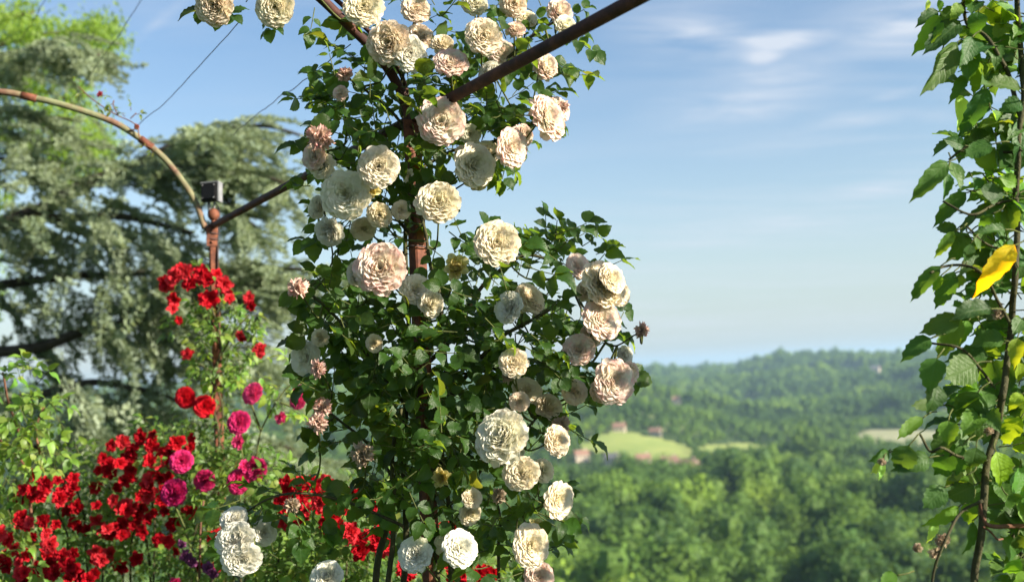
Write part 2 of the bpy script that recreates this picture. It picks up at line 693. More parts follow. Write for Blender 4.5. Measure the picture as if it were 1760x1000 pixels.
def rosette(seed, n=96, outer=True, openness=1.0, dome=0.50, lo=0.0):
    """full old rose: a dome of crowded ruffled petal edges, quartered in the middle; radius about 1"""
    r = random.Random(seed)
    mb = MB()
    nq = r.choice((3, 4, 5))
    q0 = r.random() * 6.28
    for i in range(n):
        u = (i + 0.5) / n
        if not outer and u > 0.86:
            break
        az = i * 2.39996 + r.uniform(-.3, .3)
        # bunch the inner petals into quarters
        if u < .55:
            az += 0.30 * math.sin(nq * (az - q0)) * (1 - u)
        T = R(5) + (R(97) * openness - R(5)) * u ** 0.62 + r.uniform(-.05, .05)
        # the tips lie on a flattened dome: half height 0.62, radius 0.95
        Rt = 1.0 / math.sqrt((math.sin(T) / 0.93) ** 2 + (math.cos(T) / dome) ** 2) * r.uniform(.96, 1.04)
        L = Rt * 1.10
        W = 0.46 + 0.50 * u + r.uniform(-.07, .07)
        petal(mb, az, L, W, T * 0.74, T * 1.14, R(r.uniform(-8, 26)) * (1 - 0.8 * u), r.uniform(0.0, 0.22), r,
              nu=4, nv=6, ruff=0.022 + .022 * r.random(), base=0.02 + 0.05 * r.random() * (1 - u))
    if outer:
        for k in range(8):
            petal(mb, k * 0.785 + r.random() * .3, 0.92, 0.85, R(62), R(r.uniform(98, 122)), R(r.uniform(-40, 10)), 0.15, r, nu=4, nv=6, ruff=0.07, z0=-0.03)
    return mb


def outer_petal_mesh(seed):
    r = random.Random(seed)
    mb = MB()
    petal(mb, 0, 0.98, 0.90, R(60), R(r.uniform(92, 118)), R(r.uniform(-45, 20)), r.uniform(.1, .3), r, nu=5, nv=6, ruff=0.075, z0=-.02)
    return mb.mesh('petal', M_petal, True, True)


def bud(seed):
    """half open, goblet shaped"""
    r = random.Random(seed)
    mb = MB()
    for i in range(30):
        u = (i + .5) / 30
        T = R(4) + R(66) * u ** 1.4
        petal(mb, i * 2.4, 0.75 + .35 * u, 0.45 + 0.5 * u, T * 0.9 + R(12) * u, T * 0.8, R(35) * (1 - u) - R(40) * u, 0.45, r, nu=5, nv=5, ruff=0.03, base=.03 + .1 * u)
    return mb


def wilted(seed):
    """spent flower: a shrunken crumpled mop of ragged petals"""
    r = random.Random(seed)
    mb = MB()
    for i in range(64):
        u = (i + .5) / 64
        T = R(8) + R(112) * u ** .7 + r.uniform(-.3, .3)
        petal(mb, i * 2.4 + r.uniform(-.4, .4), r.uniform(.55, .95) * (.75 + .25 * u), r.uniform(.30, .62), T * r.uniform(.5, .9), T * r.uniform(.9, 1.3), R(r.uniform(-100, 130)), r.uniform(-.2, .7), r, nu=5, nv=4, ruff=0.13)
    return mb


def small_rose(seed, n=26):
    """loose semi-double flower of the red climber, facing up the axis"""
    r = random.Random(seed)
    mb = MB()
    for i in range(n):
        u = (i + .5) / n
        T = R(15) + R(78) * u ** .7 + r.uniform(-.15, .15)
        petal(mb, i * 2.4 + r.uniform(-.3, .3), 0.55 + 0.5 * u, 0.45 + .35 * u, T * .6, T * 1.05, R(r.uniform(-45, 50)), r.uniform(-.1, .5), r, nu=3, nv=4, ruff=0.10)
    return mb


ROS = [rosette(s, 112 + s, True, 1.0 + 0.03 * (s % 3), 0.46 + .09 * (s % 3)).mesh('rose_bloom', M_petal, True, True) for s in range(6)]
CORE = [rosette(20 + s, 122, False, 1.0, .45 + .05 * (s % 3)).mesh('rose_bloom', M_petal, True, True) for s in range(5)]
OPET = [outer_petal_mesh(40 + s) for s in range(8)]
CUP = [rosette(90 + s, 84, True, 0.80, .78).mesh('rose_bloom', M_petal, True, True) for s in range(3)]
BUD = [bud(60 + s).mesh('rose_bloom', M_petal, True, True) for s in range(2)]
WILT = [wilted(70 + s).mesh('spent_bloom', M_petal, True, True) for s in range(3)]
SMALL = [small_rose(80 + s).mesh('rose_bloom', M_petal, True, True) for s in range(4)]


def calyx_mesh():
    mb = MB()
    pr = [(0.0, -0.42), (0.10, -0.40), (0.17, -0.28), (0.14, -0.14), (0.22, 0.0)]
    n = 8
    vs, fs = [], []
    for (rr, z) in pr:
        for k in range(n):
            th = 6.2832 * k / n
            vs.append((rr * math.cos(th), rr * math.sin(th), z))
    for i in range(len(pr) - 1):
        for k in range(n):
            fs.append((i * n + k, i * n + (k + 1) % n, (i + 1) * n + (k + 1) % n, (i + 1) * n + k))
    mb.add(vs, fs)
    for k in range(5):
        a = k * 1.2566
        c, s = math.cos(a), math.sin(a)
        pts = [(0.16, -.11, -.12), (0.16, .11, -.12), (0.42, .10, -.16), (0.42, -.10, -.16), (0.72, 0, -.30)]
        mb.add([(x * c - y * s, x * s + y * c, z) for x, y, z in pts], [(0, 1, 2, 3), (3, 2, 4)])
    return mb.mesh('calyx', M_twig)


CALYX = calyx_mesh()
TC = {'w': (0.89, 0.855, 0.71, 0.97), 'p': (0.89, 0.81, 0.655, 0.95), 'k': (0.89, 0.835, 0.71, 0.87),
      'W': (0.86, 0.85, 0.77, 1.0), 'y': (0.88, 0.80, 0.42, 1.0), 'b': (0.72, 0.58, 0.47, 0.78), 'c': (0.89, 0.835, 0.65, 0.96),
      'g': (0.50, 0.44, 0.30, 0.9)}
RED = [(0.68, 0.014, 0.030, 1), (0.52, 0.008, 0.020, 1), (0.78, 0.050, 0.070, 1), (0.42, 0.005, 0.016, 1)]
PINK = [(0.72, 0.045, 0.22, 1), (0.62, 0.03, 0.19, 1), (0.80, 0.09, 0.28, 1)]


def facing(ax, ay, c=1.0):
    return Vector((ax, -c, ay)).normalized()


class Plant:
    """a climbing rose: blooms, leaves, canes as parts of one root"""

    def __init__(self, root, Y0, seed, leafset=LEAF, tleaf=T_leaf, twigmat=M_twig):
        self.root, self.Y0 = root, Y0
        self.r = random.Random(seed)
        self.blooms = []
        self.leaves = []         # (distance, matrix, colour)
        self.twigs = MB()
        self.leafset, self.tleaf, self.twigmat = leafset, tleaf, twigmat
        self.keep = 1.0

    def anchor(self, p):
        return None

    def bloom(self, px, py, dia, kind='w', Y=None, ax=None, ay=None, shape=None, squash=1.0, petals=False, name=None, color=None):
        r = self.r
        Y = Y if Y is not None else self.Y0 - 0.16 + r.uniform(-.05, .05)
        s = dia * mperpx(Y) * 0.5 * (1.10 if shape != 'small' else 1.15)
        p = at(px, py, Y)
        if ax is None:
            ax = r.uniform(-.35, .35)
        if ay is None:
            ay = r.uniform(-.15, .40)
        d = facing(ax, ay)
        col = list(TC[kind]) if color is None else list(color)
        j = r.uniform(.95, 1.04)
        col = [min(.88, c * j) for c in col[:3]] + [col[3]]
        shape = shape or {'y': 'bud', 'b': 'wilt', 'g': 'wilt'}.get(kind, 'ros')
        me = {'ros': ROS, 'bud': BUD, 'wilt': WILT, 'small': SMALL, 'cup': CUP}[shape]
        if petals:
            me = CORE
        elif shape == 'ros' and dia < 28:
            me = SMALL
        me = me[r.randrange(len(me))]
        base = p - d * s * 0.35
        Mx = zframe(base, d, s * (1.0 if shape != 'bud' else 0.95), r.uniform(0, 6.28), squash * r.uniform(.85, 1.25)) @ Matrix.Diagonal((r.uniform(.90, 1.08), r.uniform(.90, 1.08), 1, 1))
        nm = name or ('spent_bloom' if shape == 'wilt' else 'rose_bloom')
        o = put(nm, me, self.root, Mx, col)
        if petals:
            ph = r.random()
            for k in range(9):
                Mp = Mx @ Matrix.Rotation(k * 6.2832 / 9 + ph + r.uniform(-.12, .12), 4, 'Z') @ Matrix.Rotation(r.uniform(-.10, .10), 4, 'Y') \
                    @ Matrix.Diagonal((1, 1, 1, 1)) @ Matrix.Translation((0, 0, -0.02 * (k % 3)))
                put('petal', OPET[r.randrange(len(OPET))], o, Mp, col)
        put('calyx', CALYX, o, Mx)
        self.blooms.append((px, py, dia * 0.5, Y, base, d, s))
        return o

    def stem(self, a, b, r0=0.0022, r1=0.0016, sag=0.03):
        a, b = Vector(a), Vector(b)
        m = (a + b) / 2 + Vector((self.r.uniform(-1, 1), self.r.uniform(-1, 1), self.r.uniform(-.5, 1))) * sag
        pts = spline([a, m, b], 4)
        tube(self.twigs, pts, [r0 + (r1 - r0) * i / (len(pts) - 1) for i in range(len(pts))], 5)

    def hidden(self, px, py, Y, tol=0.97):
        for (bx, by, br, bY, *_r) in self.blooms:
            if Y < bY + 0.02 and (px - bx) ** 2 + (py - by) ** 2 < (br * tol) ** 2:
                return True
        return False

    def sprig(self, px, py, Y, size, col=(1, 1, 1, 1), n=5, back=0.6, lean=None, keepout=True):
        """a compound leaf: leaflets in pairs along a thin stalk"""
        r = self.r
        p = at(px, py, Y)
        ang = r.uniform(0, 6.28) if lean is None else lean + r.uniform(-.7, .7)
        d = Vector((math.cos(ang), r.uniform(-.6, .35), math.sin(ang) * 0.75 - 0.12)).normalized()
        nrm = (Vector((0.35, -0.45, 0.75)) + Vector((r.uniform(-1, 1), r.uniform(-1, 1), r.uniform(-1, 1))) * back).normalized()
        L = size * (1.55 if n > 3 else 0.8)
        side = d.cross(nrm).normalized()
        pa_, pb_ = project(p + d * L * .4), project(p + d * L)
        if self.hidden(pa_[0], pa_[1], Y - .03) or self.hidden(pb_[0], pb_[1], Y - .03):
            if r.random() < self.keep:
                return
        kept = []
        items = [(1.0, d, 1.0)]
        for q in range((n - 1) // 2):
            f = 0.95 - 0.5 * q
            for sg in (-1, 1):
                items.append((f, (d * 0.55 + side * sg * 0.95 + nrm * r.uniform(-.2, .2)).normalized(), 0.85 - .1 * q))
        for f, dd, sc_ in items:
            q = p + d * L * f
            s = size * sc_ * r.uniform(.8, 1.15)
            n2 = (nrm + Vector((r.uniform(-1, 1), r.uniform(-1, 1), r.uniform(-1, 1))) * 0.35).normalized()
            M = frame(q + dd * .003, dd + Vector((0, 0, -.15)), n2, s)
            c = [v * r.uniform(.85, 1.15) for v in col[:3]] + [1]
            ps = (M @ Vector((0, .5, 0)))
            pr = project(ps)
            if keepout and r.random() < self.keep and self.hidden(pr[0], pr[1], ps.y):
                continue
            kept.append((ps.y, M, c, s))
        if len(kept) * 2 > len(items):
            self.leaves += kept
            tube(self.twigs, [p, p + d * L * 0.5 - Vector((0, 0, .002)), p + d * L], [0.0012, 0.0010, 0.0008], 4, False)

    def fill(self, regions, size, gaps=(), depth=0.25, n=5):
        """regions: (cx, cy, rx, ry, count, brightness)"""
        r = self.r
        for (cx, cy_, rx, ry, cnt, br) in regions:
            for _ in range(cnt):
                a, q = r.uniform(0, 6.28), math.sqrt(r.random())
                px, py = cx + rx * q * math.cos(a), cy_ + ry * q * math.sin(a)
                if any(((px - gx) / grx) ** 2 + ((py - gy) / gry) ** 2 < 1 for gx, gy, grx, gry in gaps):
                    continue
                Y = self.Y0 + r.uniform(-1, 1) * depth
                lean = math.atan2(-(py - cy_) / ry, (px - cx) / rx) if q > .55 else None
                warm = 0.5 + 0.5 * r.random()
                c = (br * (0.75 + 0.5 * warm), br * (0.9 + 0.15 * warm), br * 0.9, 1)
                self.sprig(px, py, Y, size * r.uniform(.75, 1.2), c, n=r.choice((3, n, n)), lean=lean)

    def finish(self, cap=300, name='leaf'):
        r = self.r
        self.leaves.sort(key=lambda t: -t[3] / t[0] * (1 if in_view(t[1].translation) else 0))
        for (_y, M, c, s) in self.leaves[:cap]:
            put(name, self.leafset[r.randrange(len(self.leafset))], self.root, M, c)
        rest = [m for (_y, m, c, s) in self.leaves[cap:]]
        if rest:
            scatter('foliage', self.tleaf, rest, self.root)
        if self.twigs.v:
            o = put('twigs', self.twigs.mesh('twigs', self.twigmat), self.root)
            o['kind'] = 'stuff'


CMI = CM.inverted()


def project(p):
    q = CMI @ (Vector(p) - EYE)
    return (880 + F * q.x / -q.z, 500 - F * q.y / -q.z) if q.z < 0 else (-9999, -9999)


def in_view(p):
    x, y = project(p)
    return -40 < x < 1800 and -40 < y < 1040


# ================================================================== THE SETTING
def smooth(a, b, x):
    t = min(1, max(0, (x - a) / (b - a)))
    return t * t * (3 - 2 * t)


def terrain(x, y):
    r_ = math.hypot(x, y)
    az = math.degrees(math.atan2(x, y))
    if r_ < 5.5:
        return 0.0
    z = -54 * smooth(5, 120, r_) ** 0.8 - 12 * smooth(150, 620, r_)
    nv = noise.noise(Vector((x / 230.0, y / 230.0, 1.7))) * 9 * smooth(120, 500, r_)
    # the near wood rises a little to the left, then the valley bottom
    z += nv * (1 - 0.6 * smooth(560, 700, r_) + 0.5 * smooth(900, 1300, r_))
    # long field slope
    z += 30 * smooth(690, 980, r_) * (1 - smooth(4, 13, az)) * (1 - 0.75 * smooth(1000, 1200, r_))
    n2 = noise.noise(Vector((x / 420.0 + 3, y / 520.0, 4.2)))
    n3 = noise.noise(Vector((x / 900.0 + 7.7, y / 1100.0, 9.1)))
    n4 = noise.noise(Vector((x / 170.0 + 1.7, y / 240.0, 2.1)))
    far = smooth(950, 1350, r_)
    z += far * (24 * n2 + 13 * n4)

    def ridge(h, rc, w):
        return h * math.exp(-((r_ - rc) / w) ** 2)
    z += ridge(36 * (1 - smooth(4, 13, az)) * smooth(-4, 2, az) + 22 * (1 - smooth(-6, 0, az)), 1480 + 90 * n3 - 22 * az, 250)
    z += ridge(24 * smooth(10, 20, az), 1800 + 120 * n3, 260)
    z += ridge(22 + 30 * smooth(7, 16, az) + 10 * n3, 2600 + 220 * n2, 560)
    z += ridge(20 + 14 * n2, 3600 + 30 * az, 420)
    z += smooth(3900, 5600, r_) * (44 + 12 * n3 + 14 * smooth(6, 18, az) + 10 * (1 - smooth(-14, -4, az)))
    return z


def hit(px, py, r0=60.0, r1=9000.0):
    """where the view ray through a pixel meets the terrain"""
    d = ray(px, py)
    d = d / math.hypot(d.x, d.y)
    t = r0
    while t < r1:
        p = EYE + d * t
        if p.z < terrain(p.x, p.y):
            return Vector((p.x, p.y, terrain(p.x, p.y)))
        t *= 1.006
    return None


azs = [a * 0.4 for a in range(-90, 91)]
azs = azs + [36 + k * 9 for k in range(1, 32)]
azs = [a for a in azs if a < 360 - 36 - 1]
rs = [0.0, 2.5, 5, 8, 12, 18, 26, 38, 55, 80, 110, 140, 170]
while rs[-1] < 7600:
    rs.append(rs[-1] * 1.032)
rs += [9000, 12000]
tv, tf = [(0, 0, 0)], []
for rr in rs[1:]:
    for a in azs:
        x, y = rr * math.sin(R(a)), rr * math.cos(R(a))
        z = terrain(x, y)
        if rr > 7600:
            z = z - (rr - 7600) * 0.012
        tv.append((x, y, z))
na_ = len(azs)
for k in range(na_):
    tf.append((0, 1 + (k + 1) % na_, 1 + k))
for i in range(len(rs) - 2):
    for k in range(na_):
        a, b = 1 + i * na_ + k, 1 + i * na_ + (k + 1) % na_
        tf.append((a, b, b + na_, a + na_))
N = NT('hill_ground')
n1 = N.noise(0.012, 6, 0.6)
n2 = N.noise(0.09, 4, 0.7)
gcol = N.mix(n2, (0.030, 0.060, 0.018), (0.070, 0.110, 0.030))
gcol = N.mix(N.ramp(n1, [(0.60, (0, 0, 0)), (0.68, (1, 1, 1))]), gcol, (0.15, 0.19, 0.07, 1))
M_ground = N.done(N.bsdf(gcol, 0.95, 0.1, 0, N.bump(n2, 1.0, 6.0)))
ter = put('terrain', mesh_from('terrain', tv, [f[::-1] for f in tf], M_ground))
props(ter, kind='structure')

# meadows in the valley
N = NT('meadow')
n1 = N.noise(0.02, 5, 0.6)
M_meadow = N.done(N.bsdf(N.ramp(n1, [(0.35, (0.20, 0.27, 0.07)), (0.6, (0.30, 0.34, 0.10)), (0.8, (0.36, 0.36, 0.16))]), 0.95, 0.1))
N = NT('stubble')
n1 = N.noise(0.03, 5, 0.6)
M_stub = N.done(N.bsdf(N.ramp(n1, [(0.35, (0.32, 0.33, 0.17)), (0.7, (0.42, 0.40, 0.24))]), 0.95, 0.1))


def inpoly(x, y, P):
    c = False
    j = len(P) - 1
    for i in range(len(P)):
        if ((P[i][1] > y) != (P[j][1] > y)) and x < (P[j][0] - P[i][0]) * (y - P[i][1]) / (P[j][1] - P[i][1]) + P[i][0]:
            c = not c
        j = i
    return c


FIELDS = []


def field(poly_px, mat, name='meadow'):
    P = [hit(*p) for p in poly_px]
    P = [(p.x, p.y) for p in P if p]
    if len(P) < 3:
        return
    FIELDS.append(P)
    xs, ys = [p[0] for p in P], [p[1] for p in P]
    st = 8.0
    mb = MB()
    idx = {}
    nx = int((max(xs) - min(xs)) / st) + 2
    ny = int((max(ys) - min(ys)) / st) + 2
    fs, vs = [], []
    for i in range(nx):
        for j in range(ny):
            x, y = min(xs) + i * st, min(ys) + j * st
            if inpoly(x + st / 2, y + st / 2, P):
                q = []
                for (a, b) in ((i, j), (i + 1, j), (i + 1, j + 1), (i, j + 1)):
                    if (a, b) not in idx:
                        X, Y_ = min(xs) + a * st, min(ys) + b * st
                        idx[(a, b)] = len(vs)
                        vs.append((X, Y_, terrain(X, Y_) + 1.2))
                    q.append(idx[(a, b)])
                fs.append(tuple(q))
    if fs:
        o = put(name, mesh_from(name, vs, fs, mat))
        props(o, kind='structure')


field([(1000, 775), (1012, 756), (1062, 746), (1115, 752), (1165, 762), (1195, 778), (1190, 800), (1140, 800), (1080, 790)], M_meadow)
field([(1470, 752), (1500, 740), (1590, 742), (1680, 750), (1680, 776), (1590, 774), (1500, 772)], M_stub)
field([(1205, 768), (1290, 764), (1330, 770), (1290, 780), (1210, 782)], M_meadow)

# ------------------------------------------------------------------ village
HOUSES = [(1065, 744, 9), (1127, 752, 8), (1000, 792, 9), (1053, 798, 9), (1106, 799, 9), (1152, 806, 10), (1184, 813, 11),
          (1203, 818, 10), (1236, 816, 9), (1116, 838, 11), (998, 838, 10), (1505, 640, 14), (1163, 693, 9)]
HPOS = []
for (hx, hy, hs) in HOUSES:
    p = hit(hx, hy)
    if p:
        HPOS.append((p, hs))
N = NT('house_wall')
M_hwall = N.done(N.bsdf(N.ramp(N.noise(0.5, 4), [(0.3, (0.52, 0.42, 0.31)), (0.7, (0.64, 0.55, 0.43))]), 0.9, 0.2))
N = NT('roof_tile')
M_hroof = N.done(N.bsdf(N.ramp(N.noise(0.8, 4), [(0.3, (0.24, 0.13, 0.09)), (0.7, (0.34, 0.21, 0.15))]), 0.9, 0.2))
N = NT('slate_roof')
M_hslate = N.done(N.bsdf(N.ramp(N.noise(0.8, 4), [(0.3, (0.16, 0.15, 0.15)), (0.7, (0.26, 0.24, 0.23))]), 0.8, 0.3))
N = NT('window_glass')
M_glass = N.done(N.bsdf((0.03, 0.04, 0.05), 0.1, 0.6))
HL = ['pale farmhouse above the left end of the yellow-green meadow', 'small pale house standing just above the middle of the meadow',
      'pale cottage furthest left of the village row, in the trees', 'grey-roofed cottage second from the left of the village row',
      'stone cottage below the left end of the meadow', 'rose-tinted house in the middle of the village under the meadow',
      'larger red-roofed house left of the close pair in the village', 'red-roofed house touching the larger one on its right',
      'pinkish house at the right end of the village', 'red-roofed barn standing alone in front of the village',
      'low house at the left front of the village, just right of the white roses', 'long white building high on the far right hill',
      'pale building halfway up the hill beyond the meadow']
for i, (p, s) in enumerate(HPOS):
    t = thing('house', p, HL[i], 'house', 'houses in the valley')
    az = rnd.uniform(-.6, .6)
    M = Matrix.Translation(p) @ Matrix.Rotation(az, 4, 'Z')
    s = s * .82
    w, d, h = s * 1.25, s * .85, s * .62
    mb = MB()
    box(mb, (0, 0, h / 2 - .5), (w, d, h + 1))
    mb.add([(-w / 2, -d / 2, h), (-w / 2, d / 2, h), (-w / 2, 0, h + d * .42), (w / 2, -d / 2, h), (w / 2, d / 2, h), (w / 2, 0, h + d * .42)], [(0, 2, 1), (3, 4, 5)])
    put('wall', mb.mesh('wall', M_hwall, False), t, M)
    mb = MB()
    e = .5
    for sg in (-1, 1):
        a = [(-w / 2 - e, sg * (d / 2 + e), h - .4), (w / 2 + e, sg * (d / 2 + e), h - .4), (w / 2 + e, 0, h + d * .42 + .1), (-w / 2 - e, 0, h + d * .42 + .1)]
        b = [(x, y, z + .3) for x, y, z in a]
        mb.add(a + b, [(0, 1, 2, 3), (4, 7, 6, 5), (0, 4, 5, 1), (1, 5, 6, 2), (2, 6, 7, 3), (3, 7, 4, 0)])
    rf = put('roof', mb.mesh('roof', M_hslate if i in (3, 11) else M_hroof, False), t, M)
    mb = MB()
    box(mb, (w * .3, 0, h + d * .5), (.9, .7, 2.2))
    put('chimney', mb.mesh('chimney', M_hwall, False), rf, M)
    for k in range(3):
        mb = MB()
        box(mb, ((k - 1) * w * .3, -d / 2 - .02, h * .55), (1.0, .12, 1.5))
        put('window', mb.mesh('window', M_glass, False), t, M)


# ------------------------------------------------------------------ woods
def crown_mesh(seed, lobes, quads, size, mat, flat=1.0):
    r = random.Random(seed)
    mb = MB()
    L = []
    for k in range(lobes):
        a = r.uniform(0, 6.28)
        rad = r.uniform(0.0, 0.62)
        L.append((rad * math.cos(a), rad * math.sin(a), r.uniform(0.35, 1.25) * flat, r.uniform(.28, .5)))
    for i in range(quads):
        x, y, z, rr = L[r.randrange(lobes)]
        d = Vector((r.gauss(0, 1), r.gauss(0, 1), r.gauss(0.25, 1))).normalized()
        c = Vector((x, y, z)) + d * rr * r.uniform(.78, 1.1)
        nn = (d + Vector((r.gauss(0, .5), r.gauss(0, .5), r.gauss(0, .5)))).normalized()
        u = nn.orthogonal().normalized()
        u = Matrix.Rotation(r.random() * 6.28, 3, nn) @ u
        v = nn.cross(u)
        s = size * r.uniform(.6, 1.3)
        mb.add([c + u * s, c + v * s * .7, c - u * s, c - v * s * .7], [(0, 1, 2, 3)])
    for (x, y, z, rr) in L:
        n = 6
        vs, fs = [], []
        for i in range(1, 4):
            for k in range(n):
                th, ph = 6.283 * k / n, math.pi * i / 4
                vs.append((x + rr * .6 * math.cos(th) * math.sin(ph), y + rr * .6 * math.sin(th) * math.sin(ph), z + rr * .6 * math.cos(ph)))
        for i in range(2):
            for k in range(n):
                fs.append((i * n + k, i * n + (k + 1) % n, (i + 1) * n + (k + 1) % n, (i + 1) * n + k))
        fs += [tuple(range(n)), tuple(range(2 * n, 3 * n))]
        mb.add(vs, fs)
    return mb.mesh('crown', mat, False)


CROWN = [crown_mesh(100 + i, 10, 1050, 0.055, M_wood_far, 0.9 + .25 * (i % 3)) for i in range(5)]
mbt = MB()
tube(mbt, [(0, 0, -.5), (0.02, 0, .3), (0, .02, .9)], [.05, .04, .02], 6)
TRUNK = mbt.mesh('trunk', M_bark)
FARCROWN = [crown_mesh(120 + i, 6, 230, 0.11, M_wood_far, 0.85 + .2 * i) for i in range(4)]
T_far = template_col('wood_crowns_far', FARCROWN)
T_near = template_col('wood_crowns_near', CROWN)


def free(x, y, rr):
    for P in FIELDS:
        if inpoly(x, y, P) or inpoly(x * (1 + 22 / rr), y * (1 + 22 / rr), P):
            return False
    for (p, s) in HPOS:
        dx, dy = p.x - x, p.y - y
        if dx * dx + dy * dy < (s * .9 + 3) ** 2:
            return False
        # keep the line of sight just in front of a house clear
        f = (x * p.x + y * p.y) / (p.x ** 2 + p.y ** 2)
        if 0.90 < f < 1.0 and abs(x * p.y - y * p.x) / math.hypot(p.x, p.y) < s * 0.75:
            return False
    return True


r_ = random.Random(11)
near_ind, near_m, far_m = [], [], []
rr = 85.0
while rr < 4200:
    st = 11.5 if rr < 700 else (11 if rr < 1500 else 15 if rr < 2600 else 24)
    a = -36.0
    da = math.degrees(st / rr)
    while a < 40:
        aa = a + r_.uniform(-.45, .45) * da
        q = rr + r_.uniform(-.45, .45) * st
        x, y = q * math.sin(R(aa)), q * math.cos(R(aa))
        a += da
        if not free(x, y, q):
            continue
        # clearings
        if q > 900 and noise.noise(Vector((x / 160, y / 240, 5.5))) > 0.42:
            continue
        h = (0.75 + 0.55 * r_.random() ** 1.5 + 0.6 * noise.noise(Vector((x / 55, y / 55, 2.2)))) * (1.0 if q < 1500 else 1.15)
        if 560 < q < 1250:
            h *= 0.62
        S = h * (9.6 if q < 750 else 8.0 if q < 1500 else 8.2 if q < 2600 else 12)
        p = Vector((x, y, terrain(x, y) + S * 0.22))
        M = Matrix.Translation(p) @ Matrix.Rotation(r_.uniform(0, 6.28), 4, 'Z') @ Matrix.Diagonal((S, S, S * r_.uniform(.8, 1.15), 1))
        px, py = project(p + Vector((0, 0, S)))
        if q < 430 and 925 < px < 1700 and py < 1030 and len(near_ind) < 290:
            near_ind.append((M, p, S))
        elif q < 850:
            near_m.append(M)
        else:
            far_m.append(M)
    rr += st * 0.9
LT = ['large leafy tree crown of the near wood along the bottom edge of the photo', 'leafy tree in the middle rows of the near wood below the garden',
      'smaller looking tree in the farther sunlit rows of the near wood']
for (M, p, S) in near_ind:
    t = thing('tree', Vector((p.x, p.y, terrain(p.x, p.y))), LT[0] if (p.x ** 2 + p.y ** 2) ** .5 < 270 else LT[1] if (p.x ** 2 + p.y ** 2) ** .5 < 350 else LT[2], 'tree', 'trees of the near wood')
    put('crown', CROWN[r_.randrange(5)], t, M)
    put('trunk', TRUNK, t, M)
scatter('wood', T_near, near_m, None, 'dense green wood covering the valley floor between hill and village', 'wood')
scatter('distant_wood', T_far, far_m, None, 'bluish green woods covering the far hills across the valley', 'wood')
print('trees', len(near_ind), len(near_m), len(far_m))

# tall pale poplars that rise from the valley right of the meadow
POP = [(1352, 792, 20), (1378, 790, 25), (1402, 792, 24), (1425, 796, 19), (1330, 800, 15), (1295, 800, 14), (1445, 800, 15)]
PL = ['tall pale poplar, second from the left of the clump beyond the village', 'tallest poplar in the middle of the clump beyond the village', 'tall broad poplar just right of the tallest one',
      'shorter poplar towards the right end of the pale clump', 'small poplar at the left side of the pale clump', 'lowest tree standing apart on the left of the pale clump', 'small pale tree at the right end of the poplar clump']
for i, (x, y, h) in enumerate(POP):
    p = hit(x, y + 12)
    if not p:
        continue
    t = thing('poplar_tree', p, PL[i], 'tree', 'poplars beyond the village')
    M = Matrix.Translation(p + Vector((0, 0, 1))) @ Matrix.Rotation(i * 1.3, 4, 'Z') @ Matrix.Diagonal((h * .36, h * .36, h * .6, 1))
    put('crown', CROWN[i % 5], t, M)
    put('trunk', TRUNK, t, M)

# ------------------------------------------------------------------ haze
N = NT('haze_air')  # air
pv = N.n('ShaderNodeVolumePrincipled')
pv.inputs['Color'].default_value = (0.50, 0.75, 0.97, 1)
pv.inputs['Density'].default_value = 1.15e-4
pv.inputs['Anisotropy'].default_value = 0.1
N.l(pv.outputs[0], N.out.inputs['Volume'])
mb = MB()
box(mb, (0, 0, 0), (25000, 25000, 1))
vs = [(x, y, (-400.0 if z < 0 else 75.0)) for x, y, z in mb.v]
hz = put('haze', mesh_from('haze', vs, mb.f, N.m, False))
props(hz, 'thin bluish haze lying over the whole valley', 'haze', None, 'stuff')

# ================================================================== PERGOLA IRONWORK
POST_C_TOP = at(708, 205, 2.10)
ZB = POST_C_TOP.z
# find the depth at which the left joint has the same height
Yl = 3.6
for _ in range(30):
    pl = at(366, 388, Yl)
    Yl *= (ZB - EYE.z) / (pl.z - EYE.z)
POST_L_TOP = at(366, 388, Yl)
print('left post depth', Yl, 'bar height', ZB)


def square_post(name, foot, top, s, rot, mat, parent):
    mb = MB()
    n = 10
    vs, fs = [], []
    b = s * 0.12
    prof = []
    for (sx, sy) in ((1, 1), (-1, 1), (-1, -1), (1, -1)):
        c = Vector((sx * s / 2, sy * s / 2))
        if sx * sy > 0:
            prof += [(c.x, c.y - sy * b), (c.x - sx * b, c.y)]
        else:
            prof += [(c.x - sx * b, c.y), (c.x, c.y - sy * b)]
    for i in range(n + 1):
        z = foot.z + (top.z - foot.z) * i / n
        for (x, y) in prof:
            ca, sa = math.cos(rot), math.sin(rot)
            vs.append((foot.x + x * ca - y * sa, foot.y + x * sa + y * ca, z))
    m = len(prof)
    for i in range(n):
        for k in range(m):
            fs.append((i * m + k, i * m + (k + 1) % m, (i + 1) * m + (k + 1) % m, (i + 1) * m + k))
    fs.append(tuple(range(m))[::-1])
    fs.append(tuple(n * m + k for k in range(m)))
    mb.add(vs, fs)
    return put(name, mb.mesh(name, mat, False), parent)


bar_dir = (POST_L_TOP - POST_C_TOP)
bar_dir.z = 0
bar_dir.normalize()
perp = Vector((-bar_dir.y, bar_dir.x, 0))

pc = Vector((POST_C_TOP.x, POST_C_TOP.y, 0))
pl = Vector((POST_L_TOP.x, POST_L_TOP.y, 0))

per = thing('pergola', pc, 'rusty iron pergola with square posts, long slanting top bar and arches over the roses', 'pergola')
square_post('post', pc, pc + Vector((0, 0, ZB - 0.02)), 0.027, 0.75, M_rust, per)
square_post('post', pl, pl + Vector((0, 0, ZB + 0.005)), 0.027, 0.35, M_rust, per)
